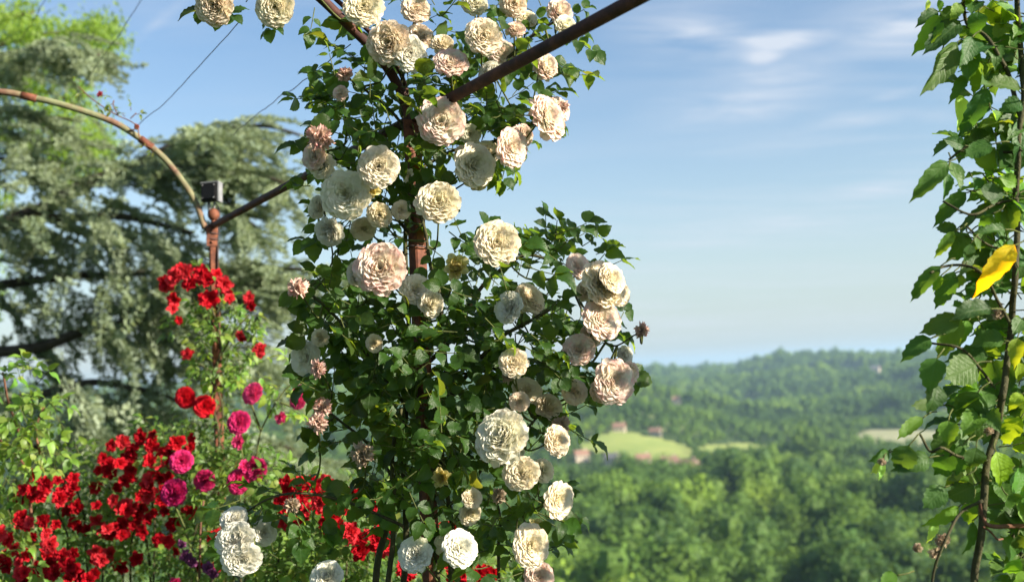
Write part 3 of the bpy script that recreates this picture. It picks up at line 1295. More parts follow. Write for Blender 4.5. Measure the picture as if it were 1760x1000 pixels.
# the long horizontal bar
b0 = Vector((POST_L_TOP.x, POST_L_TOP.y, ZB)) + bar_dir * 0.07
b1 = Vector((POST_C_TOP.x, POST_C_TOP.y, ZB)) - bar_dir * 2.2
off = Vector((0, 0, 0)) + perp * -0.0
mb = MB()
tube(mb, [b0 + (b1 - b0) * i / 12 for i in range(13)], 0.0106, 12)
put('top_bar', mb.mesh('top_bar', M_bar), per)


def arch(ptsY, parent, w=0.020, mat=M_arch, ridge=True):
    pts = spline([at(*q) for q in ptsY], 8)
    mb = MB()
    tube(mb, pts, w / 2, 8)
    o = put('arch', mb.mesh('arch', mat), parent)
    if ridge:
        # short sleeves where the arch pieces join
        for f in (0.38, 0.72):
            i = int(f * (len(pts) - 2))
            mb = MB()
            d = (pts[i + 1] - pts[i]).normalized()
            tube(mb, [pts[i] - d * .022, pts[i] + d * .022], w / 2 + .0022, 8)
            put('sleeve', mb.mesh('sleeve', M_rust), o)
    return o


arch([(352, 392, Yl), (338, 352, Yl), (318, 318, Yl - .02), (282, 272, Yl - .05), (240, 238, Yl - .08), (190, 208, Yl - .1), (110, 181, Yl - .14), (50, 167, Yl - .16), (0, 158, Yl - .18), (-120, 152, Yl - .22), (-300, 190, Yl - .3)], per, 0.0200)
arch([(706, 240, 2.10), (700, 190, 2.10), (680, 140, 2.09), (645, 90, 2.07), (595, 40, 2.04), (545, -8, 2.01), (480, -60, 1.97), (380, -110, 1.9)], per, 0.019, M_bar, False)
# a second slim rib beside the central arch
arch([(712, 240, 2.14), (704, 185, 2.14), (690, 130, 2.14), (655, 78, 2.12), (608, 28, 2.09), (565, -12, 2.06)], per, 0.009, M_bar, False)
# ball finial and its neck on the left post
mb = MB()
fc = at(367, 369, Yl)
rows, seg = 8, 14
vs, fs = [], []
for i in range(rows + 1):
    ph = math.pi * i / rows
    for k in range(seg):
        th = 6.2832 * k / seg
        vs.append(fc + Vector((math.cos(th) * math.sin(ph), math.sin(th) * math.sin(ph), math.cos(ph) * 1.08)) * 0.0185)
for i in range(rows):
    for k in range(seg):
        fs.append((i * seg + k, i * seg + (k + 1) % seg, (i + 1) * seg + (k + 1) % seg, (i + 1) * seg + k))
mb.add(vs, fs)
tube(mb, [fc - Vector((0, 0, .045)), fc - Vector((0, 0, .012))], 0.008, 8)
put('ball_finial', mb.mesh('ball_finial', M_rust), per)
# binding wires round the posts
for (cxp, z0, zz_) in ((pc, None, at(722, 425, 2.1).z), (pc, None, at(735, 700, 2.1).z), (pc, None, at(740, 905, 2.1).z), (pl, None, at(366, 402, Yl).z), (pl, None, at(366, 412, Yl).z), (pl, None, at(370, 640, Yl).z)):
    mb = MB()
    ring = [Vector((cxp.x + .0215 * math.cos(a * .5236), cxp.y + .0215 * math.sin(a * .5236), zz_ + .0015 * math.sin(a))) for a in range(13)]
    tube(mb, ring, 0.0014, 5, False)
    put('tie_wire', mb.mesh('tie_wire', M_wire), per)
# hooks on the posts
for z_ in (at(356, 430, Yl).z, at(356, 447, Yl).z):
    mb = MB()
    tube(mb, [pl + Vector((-.012, 0, z_)), pl + Vector((-.024, -.003, z_ + .002)), pl + Vector((-.026, -.003, z_ + .008))], .002, 5)
    put('hook', mb.mesh('hook', M_wire), per)

# gusset plates with bolts where the bar and arches meet the posts
for (cxp, yy) in ((pc, -.016), (pl, -.016)):
    mb = MB()
    cpl = Vector((cxp.x, cxp.y + yy, ZB - .035))
    box(mb, cpl, (.032, .004, .060), Matrix.Rotation(.35, 3, 'Z'))
    g = put('gusset_plate', mb.mesh('gusset_plate', M_rust, False), per)
    for dz in (-.018, .018):
        mb = MB()
        tube(mb, [cpl + Vector((0, .0, dz)), cpl + Vector((.002, -.0065, dz))], .0045, 6)
        put('bolt', mb.mesh('bolt', M_rust), g)

# lamp on the left post
lc = at(362, 331, Yl - .01)
lamp = thing('garden_spotlight', lc - Vector((0, 0, .08)), 'small square black garden spotlight fixed above the ball on the left post', 'lamp')
LM = Matrix.Translation(lc) @ Matrix.Rotation(R(-12), 4, 'Z') @ Matrix.Rotation(R(-4), 4, 'X') @ Matrix.Diagonal((.74, .80, .84, 1))
mb = MB()
box(mb, (0, 0, 0), (.072, .026, .068))
box(mb, (0, -.016, 0), (.064, .008, .060))
put('housing', mb.mesh('housing', M_black, False), lamp, LM)
mb = MB()
box(mb, (0.040, .004, 0), (.006, .034, .074))
box(mb, (0.0, .004, 0.037), (.080, .034, .005))
put('rim', mb.mesh('rim', M_lampmetal, False), lamp, LM)
mb = MB()
box(mb, (0, -.0215, 0), (.056, .003, .052))
put('lens', mb.mesh('lens', M_lens, False), lamp, LM)
mb = MB()
tube(mb, [at(359, 347, Yl), at(360, 364, Yl)], .0045, 8)
tube(mb, [at(368, 347, Yl), at(368, 362, Yl)], .0030, 8)
put('bracket', mb.mesh('bracket', M_lampmetal), lamp)
mb = MB()
tube(mb, spline([at(366, 345, Yl + .02), at(376, 358, Yl + .02), at(377, 385, Yl + .01), at(374, 420, Yl - .01), at(375, 500, Yl - .015), at(377, 600, Yl - .015)], 6), .0022, 6)
put('cable', mb.mesh('cable', M_black), lamp)
for sx_ in (-.026, .026):
    for sz_ in (-.024, .024):
        mb = MB()
        tube(mb, [LM @ Vector((sx_, -.019, sz_)), LM @ Vector((sx_, -.0235, sz_))], .0022, 6)
        put('screw', mb.mesh('screw', M_lampmetal), lamp)


# wires
def wire(ptsY, label, rad=0.0011):
    P = spline([at(*q) for q in ptsY], 8)
    P = wob(P, 0.006, len(label), 9.0)
    mb = MB()
    tube(mb, P, rad, 5)
    o = put('wire', mb.mesh('wire', M_wire))
    props(o, label, 'wire', 'slack wires strung between the arches')


wire([(418, 36, 2.5), (390, 62, 2.6), (352, 105, 2.75), (300, 160, 3.0), (262, 195, 3.2), (238, 216, Yl - .1)], 'thin kinked wire running from the top roses down to the left arch')
wire([(602, 76, 2.12), (560, 110, 2.3), (520, 140, 2.6), (475, 172, 2.9), (428, 208, 3.3), (400, 232, 3.5)], 'thin wire from the central arch down towards the cedar top')
wire([(262, -30, 3.9), (215, 45, 4.2), (175, 100, 4.6), (120, 175, 5.2)], 'blurred straight wire crossing the sky at upper left', 0.0014)
wire([(95, -25, 4.6), (70, 12, 4.8), (55, 40, 5.2), (30, 75, 5.6)], 'short blurred wire at the top left corner', 0.0014)

# ================================================================== CREAM CLIMBING ROSE
croot = thing('climbing_rose', pc + Vector((0.08, 0.05, 0)), 'large cream white climbing rose covering the central iron post', 'climbing rose')
P = Plant(croot, 2.10, 5)
B = P.bloom
# px, py, diameter, kind, then lean right / up
big = [(668, 74, 70, 'p', .1, -.1), (758, 206, 78, 'k', -.15, .0), (651, 286, 76, 'w', .0, .1), (591, 336, 80, 'w', -.1, -.05), (752, 345, 78, 'c', .1, .15),
       (653, 460, 84, 'k', .0, .1), (855, 416, 75, 'c', .1, .35), (860, 748, 90, 'w', -.2, .45), (1040, 486, 78, 'c', .55, .35), (1037, 547, 70, 'k', .7, .1),
       (1058, 656, 76, 'k', .6, -.1), (895, 812, 62, 'c', -.35, .3), (965, 860, 60, 'c', .7, .1), (914, 936, 66, 'c', .2, .4), (872, 527, 58, 'W', -.5, .2),
       (820, 284, 74, 'w', .65, -.35), (944, 201, 74, 'k', .95, .25), (775, 104, 62, 'k', .1, .35), (705, 92, 62, 'W', .4, -.3), (884, 254, 66, 'k', .8, -.3),
       (995, 599, 58, 'k', -.1, .5), (832, 62, 60, 'p', .1, .2), (711, 951, 60, 'W', -.2, .6), (792, 941, 58, 'W', .4, .5), (402, 925, 66, 'W', -.3, .5),
       (415, 963, 62, 'W', .2, -.4), (625, 10, 64, 'c', .0, -.2), (883, 622, 54, 'c', .1, .5), (960, 757, 50, 'c', .6, .3), (471, 12, 70, 'c', .15, -.2),
       (367, 10, 70, 'p', -.15, -.3), (1055, 476, 56, 'c', .8, .5)]
for (x, y, d, k, ax, ay) in big:
    Y = 2.10 - 0.17 + rnd.uniform(-.03, .03)
    if y < 30 and x < 500:
        Y = 1.95
    B(x, y, d, k, Y, ax + rnd.uniform(-.25, .25), ay + rnd.uniform(-.2, .25), petals=True)
med = [(722, 62, 46, 'p', .1, .3), (714, 14, 50, 'p', .1, .3), (815, 4, 44, 'w', 0, .2), (883, 6, 46, 'p', .2, -.1), (862, 88, 50, 'k', .1, .4), (962, 20, 52, 'k', .5, .4),
       (973, 44, 40, 'w', .6, .2), (938, 114, 52, 'k', .7, .2), (842, 124, 44, 'W', -.6, .4), (886, 52, 34, 'k', .2, .5), (585, 160, 28, 'k', -.3, .2),
       (636, 323, 36, 'y', 0, -.4), (553, 285, 48, 'w', -.4, -.1), (536, 268, 46, 'k', -.6, .2), (545, 356, 42, 'w', -.7, .2), (652, 370, 46, 'c', .3, -.2),
       (566, 399, 52, 'W', -.5, -.6), (625, 396, 40, 'w', .2, -.6), (690, 360, 32, 'c', .2, .2), (612, 470, 44, 'w', -.8, .1), (783, 461, 46, 'y', .1, .2),
       (716, 496, 50, 'w', .4, .2), (741, 522, 48, 'w', .5, .1), (914, 511, 58, 'c', .9, .6), (996, 455, 44, 'k', .4, .5), (1042, 672, 52, 'k', .3, -.5),
       (521, 615, 54, 'w', -.5, .1), (550, 580, 34, 'c', -.3, .1), (643, 590, 32, 'c', 0, .1), (907, 668, 48, 'c', .2, .5), (943, 700, 50, 'c', .5, .5), (987, 675, 40, 'p', -.2, -.3),
       (882, 775, 46, 'w', .6, -.3), (936, 808, 40, 'c', .6, .2), (922, 905, 30, 'y', .3, .6), (926, 990, 52, 'k', .1, .5), (758, 821, 36, 'y', -.1, .2),
       (812, 855, 38, 'c', .6, .3), (808, 884, 38, 'c', .5, -.3), (770, 935, 40, 'c', .2, .3), (400, 888, 44, 'W', -.2, .9), (456, 915, 40, 'W', .7, .1),
       (562, 990, 52, 'W', 0, .6), (893, 690, 34, 'p', .2, .2), (797, 268, 34, 'c', -.1, -.1), (808, 230, 34, 'w', 0, 0), (700, 300, 26, 'w', 0, 0), (1075, 610, 34, 'W', .8, .2), (1068, 505, 44, 'c', .9, .1), (1020, 575, 44, 'k', .6, -.3), (1085, 640, 40, 'k', 1.2, .1), (1010, 500, 40, 'c', -.2, .5), (965, 185, 44, 'k', 1.1, .4), (900, 232, 44, 'k', 1.0, .2), (905, 30, 36, 'c', .3, .6), (760, 75, 40, 'c', .2, .6), (885, 735, 44, 'w', .5, .5), (870, 785, 40, 'w', .3, -.6), (838, 258, 44, 'c', .2, .6), (822, 310, 40, 'c', .3, -.8)]
for (x, y, d, k, ax, ay) in med:
    B(x, y, d, k, 2.10 + rnd.uniform(-.14, -.02), ax, ay, shape='cup' if (k != 'y' and rnd.random() < .45) else None)
for (x, y, d, k) in [(590, 128, 34, 'b'), (550, 234, 54, 'b'), (510, 492, 40, 'b'), (545, 634, 36, 'b'), (1103, 567, 30, 'b'), (963, 732, 40, 'g'), (622, 780, 50, 'g'),
                     (556, 698, 40, 'b'), (545, 724, 38, 'b'), (855, 852, 32, 'g'), (872, 645, 30, 'g'), (968, 182, 28, 'b'), (500, 868, 34, 'g')]:
    B(x, y, d, k, 2.10 - rnd.uniform(.08, .18), rnd.uniform(-.5, .5), rnd.uniform(-.2, .5))

# main canes: px, py, Y
CANES = [
    ([(690, 1060), (697, 900), (695, 760), (700, 640), (702, 520), (694, 400), (700, 330), (712, 250)], .0065, 2.13),
    ([(640, 1060), (662, 900), (690, 780), (706, 660), (716, 560)], .0075, 2.16),
    ([(662, 1060), (676, 900), (672, 790), (690, 700)], .0055, 2.07),
    ([(752, 1060), (750, 960), (740, 860), (742, 760), (730, 650)], .0045, 2.05),
    ([(776, 1060), (775, 940), (770, 840), (758, 740), (768, 620), (756, 520), (742, 450), (730, 395), (712, 330), (702, 270)], .0048, 2.06),
    ([(716, 640), (760, 600), (810, 520), (850, 470), (900, 440), (960, 450)], .0050, 2.12),
    ([(720, 760), (790, 660), (850, 590), (930, 540), (1000, 500), (1040, 500)], .0048, 2.09),
    ([(735, 900), (790, 850), (850, 780), (900, 740), (940, 700)], .0036, 2.06),
    ([(700, 700), (640, 620), (590, 560), (540, 510), (515, 495)], .0042, 2.10),
    ([(690, 840), (640, 770), (580, 720), (550, 700)], .0036, 2.12),
    ([(706, 400), (660, 350), (610, 300), (560, 260)], .0040, 2.13),
    ([(708, 250), (680, 200), (620, 150), (590, 130)], .0036, 2.10),
    ([(710, 240), (770, 190), (850, 120), (920, 60), (965, 30)], .0042, 2.06),
    ([(712, 300), (770, 260), (850, 240), (930, 205)], .0036, 2.08),
    ([(700, 230), (690, 160), (700, 80), (720, 10), (740, -40)], .0042, 2.12),
    ([(770, 180), (800, 110), (820, 40), (830, -40)], .0034, 2.12),
    ([(690, 905), (620, 870), (540, 850), (470, 855), (425, 880)], .0032, 2.02),
    ([(765, 990), (820, 930), (880, 890), (930, 870), (960, 862)], .0030, 2.07),
    ([(855, 1060), (856, 960), (858, 880), (850, 850)], .0040, 2.14),
    ([(545, -6), (520, -30), (470, -40), (420, -20), (375, -6)], .0030, 1.98),
    ([(960, 450), (1040, 590), (1100, 572)], .0022, 2.0),
    ([(735, 640), (820, 640), (900, 620), (1000, 630), (1060, 620)], .0032, 2.13),
]
cane_pts = []
for (pp, rad, Y) in CANES:
    pts = wob(spline([at(x, y, Y + .02 * math.sin(i * 1.7)) for i, (x, y) in enumerate(pp)], 6), .006, rad * 1e4, 12)
    n = len(pts)
    mb = MB()
    tube(mb, pts, [rad * (1 - .45 * i / n) for i in range(n)], 7)
    # thorns
    for i in range(2, n - 2, 2):
        d = Vector((rnd.uniform(-1, 1), rnd.uniform(-1, 1), -.2)).normalized()
        tube(mb, [pts[i] + d * rad * .6, pts[i] + d * (rad + .005)], [.0018, .0003], 4, False)
    put('cane', mb.mesh('cane', M_cane), croot)
    cane_pts += pts[1:]
# stalk from every bloom back to the nearest cane
for (bx, by, br, bY, base, d, s) in P.blooms:
    b = base - d * s * .38
    k = min(cane_pts, key=lambda q: (q - b).length + 0.6 * max(0, q.z - b.z + .05))
    L = (k - b).length
    mid = b + (k - b) * .45 - d * min(.04, L * .3) + Vector((0, .015, -.02))
    tube(P.twigs, spline([b, mid, k], 5), [.0017] * 6 + [.0024] * 5, 5)
    if rnd.random() < .8:
        q = project(mid)
        P.sprig(q[0], q[1], mid.y, .036, (1, 1, 1, 1))
GAPS = [(735, 405, 35, 22), (790, 365, 36, 20), (620, 655, 14, 12), (660, 640, 18, 16), (905, 330, 60, 50), (660, 405, 16, 12), (780, 425, 18, 8), (925, 400, 20, 15), (520, 175, 26, 60),
        (700, 235, 10, 14), (560, 445, 46, 26), (700, 40, 12, 8), (1010, 740, 40, 40), (655, 650, 16, 10), (780, 300, 14, 10)]
REG = [  # cx, cy, rx, ry, sprigs, brightness; shade of the core and lit right side tinted in
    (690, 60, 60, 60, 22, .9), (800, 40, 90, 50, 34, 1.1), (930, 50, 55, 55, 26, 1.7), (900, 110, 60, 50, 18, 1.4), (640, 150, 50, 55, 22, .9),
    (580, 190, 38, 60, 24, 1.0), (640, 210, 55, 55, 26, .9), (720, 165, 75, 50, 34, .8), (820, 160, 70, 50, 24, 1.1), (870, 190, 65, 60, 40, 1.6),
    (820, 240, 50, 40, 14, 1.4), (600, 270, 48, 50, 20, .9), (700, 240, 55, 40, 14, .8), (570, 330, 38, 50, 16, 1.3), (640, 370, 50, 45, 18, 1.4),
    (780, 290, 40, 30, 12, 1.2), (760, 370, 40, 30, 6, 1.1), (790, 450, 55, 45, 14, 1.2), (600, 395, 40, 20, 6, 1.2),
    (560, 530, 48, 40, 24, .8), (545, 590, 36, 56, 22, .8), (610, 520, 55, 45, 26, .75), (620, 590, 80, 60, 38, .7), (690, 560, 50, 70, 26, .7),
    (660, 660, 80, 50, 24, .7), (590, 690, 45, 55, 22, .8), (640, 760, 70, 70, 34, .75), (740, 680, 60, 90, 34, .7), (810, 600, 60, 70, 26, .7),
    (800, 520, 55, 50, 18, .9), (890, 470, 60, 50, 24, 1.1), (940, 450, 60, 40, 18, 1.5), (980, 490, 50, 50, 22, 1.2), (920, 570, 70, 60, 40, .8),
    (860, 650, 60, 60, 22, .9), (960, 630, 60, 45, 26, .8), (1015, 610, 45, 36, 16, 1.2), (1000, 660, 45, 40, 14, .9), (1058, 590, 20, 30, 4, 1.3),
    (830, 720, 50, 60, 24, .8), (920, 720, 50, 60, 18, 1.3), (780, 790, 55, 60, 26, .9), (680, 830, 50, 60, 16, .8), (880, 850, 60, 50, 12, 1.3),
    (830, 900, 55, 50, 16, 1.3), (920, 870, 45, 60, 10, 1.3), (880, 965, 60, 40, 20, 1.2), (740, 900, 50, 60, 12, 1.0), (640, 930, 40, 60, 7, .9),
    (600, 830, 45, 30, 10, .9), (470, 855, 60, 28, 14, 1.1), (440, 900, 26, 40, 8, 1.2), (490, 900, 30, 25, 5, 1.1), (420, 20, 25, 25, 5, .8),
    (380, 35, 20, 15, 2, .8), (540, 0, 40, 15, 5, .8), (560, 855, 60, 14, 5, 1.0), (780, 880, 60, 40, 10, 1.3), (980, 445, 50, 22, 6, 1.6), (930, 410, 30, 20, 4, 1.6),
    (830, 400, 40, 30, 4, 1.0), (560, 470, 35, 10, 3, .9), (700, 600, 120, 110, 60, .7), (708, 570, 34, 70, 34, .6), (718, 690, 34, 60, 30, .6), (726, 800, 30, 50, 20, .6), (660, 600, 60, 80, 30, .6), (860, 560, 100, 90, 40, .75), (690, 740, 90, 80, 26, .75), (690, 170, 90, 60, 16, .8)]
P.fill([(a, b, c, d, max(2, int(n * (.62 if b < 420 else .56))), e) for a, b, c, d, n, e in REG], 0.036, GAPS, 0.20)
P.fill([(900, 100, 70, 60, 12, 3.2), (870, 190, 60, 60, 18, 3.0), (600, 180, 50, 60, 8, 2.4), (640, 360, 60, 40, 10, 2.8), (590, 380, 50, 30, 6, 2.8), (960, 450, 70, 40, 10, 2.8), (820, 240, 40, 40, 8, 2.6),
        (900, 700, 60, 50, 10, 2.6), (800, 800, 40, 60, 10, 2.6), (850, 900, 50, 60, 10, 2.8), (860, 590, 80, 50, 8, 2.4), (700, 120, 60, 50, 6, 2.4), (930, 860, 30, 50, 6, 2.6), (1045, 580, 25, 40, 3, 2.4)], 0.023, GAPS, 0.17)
P.finish(300)
print('cream leaves', len(P.leaves), 'blooms', len(P.blooms))

# ================================================================== VINE AT THE RIGHT EDGE
VY = 1.72
vroot = thing('rambling_rose', Vector((at(1677, 1000, VY).x, VY, 0)), 'tall leafy rose shoot with large toothed leaves at the right edge, mostly without flowers', 'climbing plant')
V = Plant(vroot, VY, 9, VINE, template_col('vine_leaves', VINE), M_twig)
stems = [([(1668, 1100), (1677, 993), (1690, 860), (1697, 800), (1712, 735), (1724, 680), (1732, 620), (1738, 560), (1744, 490), (1746, 420), (1748, 340), (1752, 240), (1757, 160), (1750, 60), (1748, -40)], .0062, VY),
         ([(1757, 200), (1735, 130), (1712, 92), (1690, 60), (1662, 40), (1652, -20)], .0038, VY),
         ([(1738, 560), (1712, 515), (1690, 470), (1660, 455), (1618, 458), (1600, 470)], .0026, VY - .03),
         ([(1700, 790), (1650, 785), (1620, 770), (1598, 775), (1580, 745)], .0026, VY - .02),
         ([(1724, 690), (1690, 640), (1650, 600), (1600, 590)], .0026, VY),
         ([(1752, 260), (1700, 260), (1660, 255), (1630, 275)], .0026, VY),
         ([(1748, 340), (1710, 350), (1670, 370), (1620, 345)], .0024, VY - .03),
         ([(1690, 860), (1650, 880), (1625, 930), (1605, 985), (1600, 1060)], .0026, VY - .04),
         ([(1745, 440), (1700, 420), (1660, 390)], .0022, VY),
         ([(1790, 1040), (1760, 960), (1740, 900), (1765, 800)], .0034, VY + .06)]
for (pp, rad, Y) in stems:
    pts = wob(spline([at(x, y, Y + .015 * math.sin(i * 2.1)) for i, (x, y) in enumerate(pp)], 6), .004, rad * 1e4, 14)
    n = len(pts)
    mb = MB()
    tube(mb, pts, [rad * (1 - .3 * i / n) for i in range(n)], 8)
    for i in range(2, n - 2, 3):
        d = Vector((rnd.uniform(-1, 1), rnd.uniform(-1, 1), -.2)).normalized()
        tube(mb, [pts[i] + d * rad * .6, pts[i] + d * (rad + .005)], [.002, .0003], 4, False)
    put('cane', mb.mesh('cane', M_cane), vroot)
mb = MB()
tube(mb, wob(spline([at(1790, 903, VY + .02), at(1740, 906, VY), at(1700, 902, VY - .01), at(1690, 890, VY - .012), at(1684, 860, VY - .012)], 6), .004, 3, 20), .0035, 7)
tube(mb, wob(spline([at(1690, 905, VY - .015), at(1702, 915, VY), at(1712, 926, VY), at(1722, 926, VY + .01)], 6), .003, 5, 20), .0016, 6)
put('tie_twig', mb.mesh('tie_twig', M_redtwig), vroot)

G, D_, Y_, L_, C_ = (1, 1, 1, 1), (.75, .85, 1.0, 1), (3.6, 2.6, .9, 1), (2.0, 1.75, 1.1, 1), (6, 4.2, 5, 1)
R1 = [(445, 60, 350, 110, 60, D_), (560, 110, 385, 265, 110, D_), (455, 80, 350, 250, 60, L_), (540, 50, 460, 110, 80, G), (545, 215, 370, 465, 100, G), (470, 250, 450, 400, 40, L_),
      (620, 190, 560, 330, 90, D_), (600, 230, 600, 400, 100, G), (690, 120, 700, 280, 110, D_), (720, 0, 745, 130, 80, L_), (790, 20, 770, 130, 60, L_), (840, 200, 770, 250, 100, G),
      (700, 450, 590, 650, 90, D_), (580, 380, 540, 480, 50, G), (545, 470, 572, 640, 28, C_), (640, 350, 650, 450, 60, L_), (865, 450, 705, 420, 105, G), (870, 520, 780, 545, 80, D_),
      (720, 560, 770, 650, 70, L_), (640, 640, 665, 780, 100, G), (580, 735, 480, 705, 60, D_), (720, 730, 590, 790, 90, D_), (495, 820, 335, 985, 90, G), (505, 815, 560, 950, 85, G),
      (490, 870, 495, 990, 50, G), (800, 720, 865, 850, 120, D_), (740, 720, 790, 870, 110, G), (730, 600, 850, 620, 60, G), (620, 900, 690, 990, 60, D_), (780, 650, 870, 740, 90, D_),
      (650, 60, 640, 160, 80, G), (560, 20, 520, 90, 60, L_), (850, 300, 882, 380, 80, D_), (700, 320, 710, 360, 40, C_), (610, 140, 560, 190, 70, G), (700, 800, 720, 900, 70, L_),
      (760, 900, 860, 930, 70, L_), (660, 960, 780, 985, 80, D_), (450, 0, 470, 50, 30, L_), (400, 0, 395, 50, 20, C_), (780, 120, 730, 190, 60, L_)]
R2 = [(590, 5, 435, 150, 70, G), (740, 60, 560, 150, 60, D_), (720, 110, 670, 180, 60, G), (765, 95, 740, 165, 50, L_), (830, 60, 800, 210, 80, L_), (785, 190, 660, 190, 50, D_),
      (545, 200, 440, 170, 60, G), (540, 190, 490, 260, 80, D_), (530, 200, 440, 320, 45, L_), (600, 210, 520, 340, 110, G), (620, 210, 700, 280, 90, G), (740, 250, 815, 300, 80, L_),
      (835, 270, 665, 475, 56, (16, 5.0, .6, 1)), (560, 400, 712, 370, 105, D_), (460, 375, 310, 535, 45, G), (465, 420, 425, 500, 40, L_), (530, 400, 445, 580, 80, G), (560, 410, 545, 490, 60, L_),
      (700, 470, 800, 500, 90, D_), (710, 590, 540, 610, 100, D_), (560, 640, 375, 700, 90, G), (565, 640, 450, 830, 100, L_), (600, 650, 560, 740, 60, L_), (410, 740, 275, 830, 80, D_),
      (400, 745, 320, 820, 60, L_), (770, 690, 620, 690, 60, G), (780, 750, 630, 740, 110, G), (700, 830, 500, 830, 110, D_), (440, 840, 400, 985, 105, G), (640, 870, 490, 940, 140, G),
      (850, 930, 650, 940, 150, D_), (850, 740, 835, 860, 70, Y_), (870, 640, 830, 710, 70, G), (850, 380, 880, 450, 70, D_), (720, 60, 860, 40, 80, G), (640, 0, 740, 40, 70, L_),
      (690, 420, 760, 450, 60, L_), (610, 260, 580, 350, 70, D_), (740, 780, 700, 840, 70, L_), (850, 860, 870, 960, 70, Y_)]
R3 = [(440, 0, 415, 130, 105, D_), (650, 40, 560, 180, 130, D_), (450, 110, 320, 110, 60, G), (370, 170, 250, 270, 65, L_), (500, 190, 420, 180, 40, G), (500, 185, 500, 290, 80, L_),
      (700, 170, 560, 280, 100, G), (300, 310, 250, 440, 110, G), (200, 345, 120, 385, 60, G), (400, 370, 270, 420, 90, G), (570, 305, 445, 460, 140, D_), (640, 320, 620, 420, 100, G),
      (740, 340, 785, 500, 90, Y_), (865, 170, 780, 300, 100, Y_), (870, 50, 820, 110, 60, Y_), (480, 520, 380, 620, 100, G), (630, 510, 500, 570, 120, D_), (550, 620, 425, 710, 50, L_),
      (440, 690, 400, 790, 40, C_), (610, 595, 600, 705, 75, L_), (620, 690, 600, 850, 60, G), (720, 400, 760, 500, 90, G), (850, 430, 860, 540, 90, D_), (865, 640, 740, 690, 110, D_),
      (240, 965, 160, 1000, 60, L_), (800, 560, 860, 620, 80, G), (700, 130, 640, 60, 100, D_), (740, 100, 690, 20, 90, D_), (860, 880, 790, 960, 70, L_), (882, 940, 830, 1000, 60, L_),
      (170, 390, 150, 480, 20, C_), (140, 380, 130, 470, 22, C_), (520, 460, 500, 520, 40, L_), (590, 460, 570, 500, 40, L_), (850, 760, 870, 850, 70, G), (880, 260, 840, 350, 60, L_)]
k_ = 300 / 882.0
for (LST, oy) in ((R1, 0), (R2, 330), (R3, 660)):
    for (bx, by, tx, ty, w, c) in LST:
        a, b = (1460 + bx * k_, oy + by * k_), (1460 + tx * k_, oy + ty * k_)
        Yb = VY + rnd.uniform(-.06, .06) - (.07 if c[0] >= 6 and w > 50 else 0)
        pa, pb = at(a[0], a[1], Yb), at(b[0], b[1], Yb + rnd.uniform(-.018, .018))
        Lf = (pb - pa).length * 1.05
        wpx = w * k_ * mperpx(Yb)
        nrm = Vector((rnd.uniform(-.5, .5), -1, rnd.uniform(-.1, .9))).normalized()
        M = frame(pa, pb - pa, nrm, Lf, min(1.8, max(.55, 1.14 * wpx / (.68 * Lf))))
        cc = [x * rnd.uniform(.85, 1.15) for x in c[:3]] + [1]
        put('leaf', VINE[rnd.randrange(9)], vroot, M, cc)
        V.stem(pa, pa - (pb - pa).normalized() * .022 + Vector((.01, .01, -.004)), .0011, .0013, .004)
for _ in range(120):
    px, py = rnd.uniform(1680, 1800), rnd.uniform(-20, 1000)
    V.sprig(px, py, VY + rnd.uniform(0.0, .12), .055, rnd.choice([G, D_, L_, G, L_, D_]), 3)
# spent flowers and hips
for (x, y, d, k) in [(1622, 930, 30, 'g'), (1578, 942, 20, 'g'), (1718, 540, 26, 'g'), (1700, 742, 18, 'g'), (1516, 795, 16, 'g'), (1610, 952, 26, 'g')]:
    V.bloom(x, y, d, k, VY - .02, rnd.uniform(-.5, .5), -.6)
V.finish(180)

# ================================================================== RED AND PINK ROSES
# red climber on the left post
rroot = thing('climbing_rose', pl + Vector((.05, -.05, 0)), 'slender climbing rose with red blooms winding up the left post', 'climbing rose')
Q = Plant(rroot, Yl, 21, BUSH, T_bush, M_twig)
for (x, y, d) in [(290, 490, 30), (300, 475, 34), (318, 468, 30), (325, 485, 32), (345, 472, 36), (356, 480, 26), (362, 515, 36), (352, 510, 24), (385, 487, 30), (390, 500, 22), (300, 515, 26),
                  (296, 530, 20), (428, 512, 24), (432, 526, 20), (395, 513, 20), (446, 600, 24), (322, 608, 24), (412, 576, 18), (308, 550, 16), (283, 484, 24), (448, 608, 16), (416, 583, 14), (372, 470, 20), (310, 462, 22)]:
    Q.bloom(x, y, d, 'w', Yl - .08 + rnd.uniform(-.06, .04), color=rnd.choice(RED[:3]), shape='small')
Q.fill([(350, 540, 55, 50, 34, 1.4), (340, 500, 45, 30, 14, 1.2), (385, 590, 45, 50, 34, 1.6), (380, 650, 40, 45, 22, 1.5), (420, 620, 35, 40, 14, 1.8), (350, 600, 30, 40, 12, 1.3), (400, 540, 40, 40, 14, 1.5)], .030, (), .12)
for (pp, rad) in [([(392, 1040), (384, 900), (378, 760), (362, 680), (378, 600), (362, 520), (350, 480)], .005), ([(365, 1040), (372, 820), (382, 700), (368, 640), (390, 590), (430, 540)], .004), ([(378, 620), (410, 600), (445, 600)], .002), ([(368, 540), (330, 510), (290, 495)], .002), ([(372, 640), (340, 620), (322, 610)], .002)]:
    mb = MB()
    pts = wob(spline([at(x, y, Yl - .03) for x, y in pp], 6), .01, 2, 9)
    tube(mb, pts, [rad * (1 - .4 * i / len(pts)) for i in range(len(pts))], 6)
    put('cane', mb.mesh('cane', M_cane), rroot)
Q.finish(220)

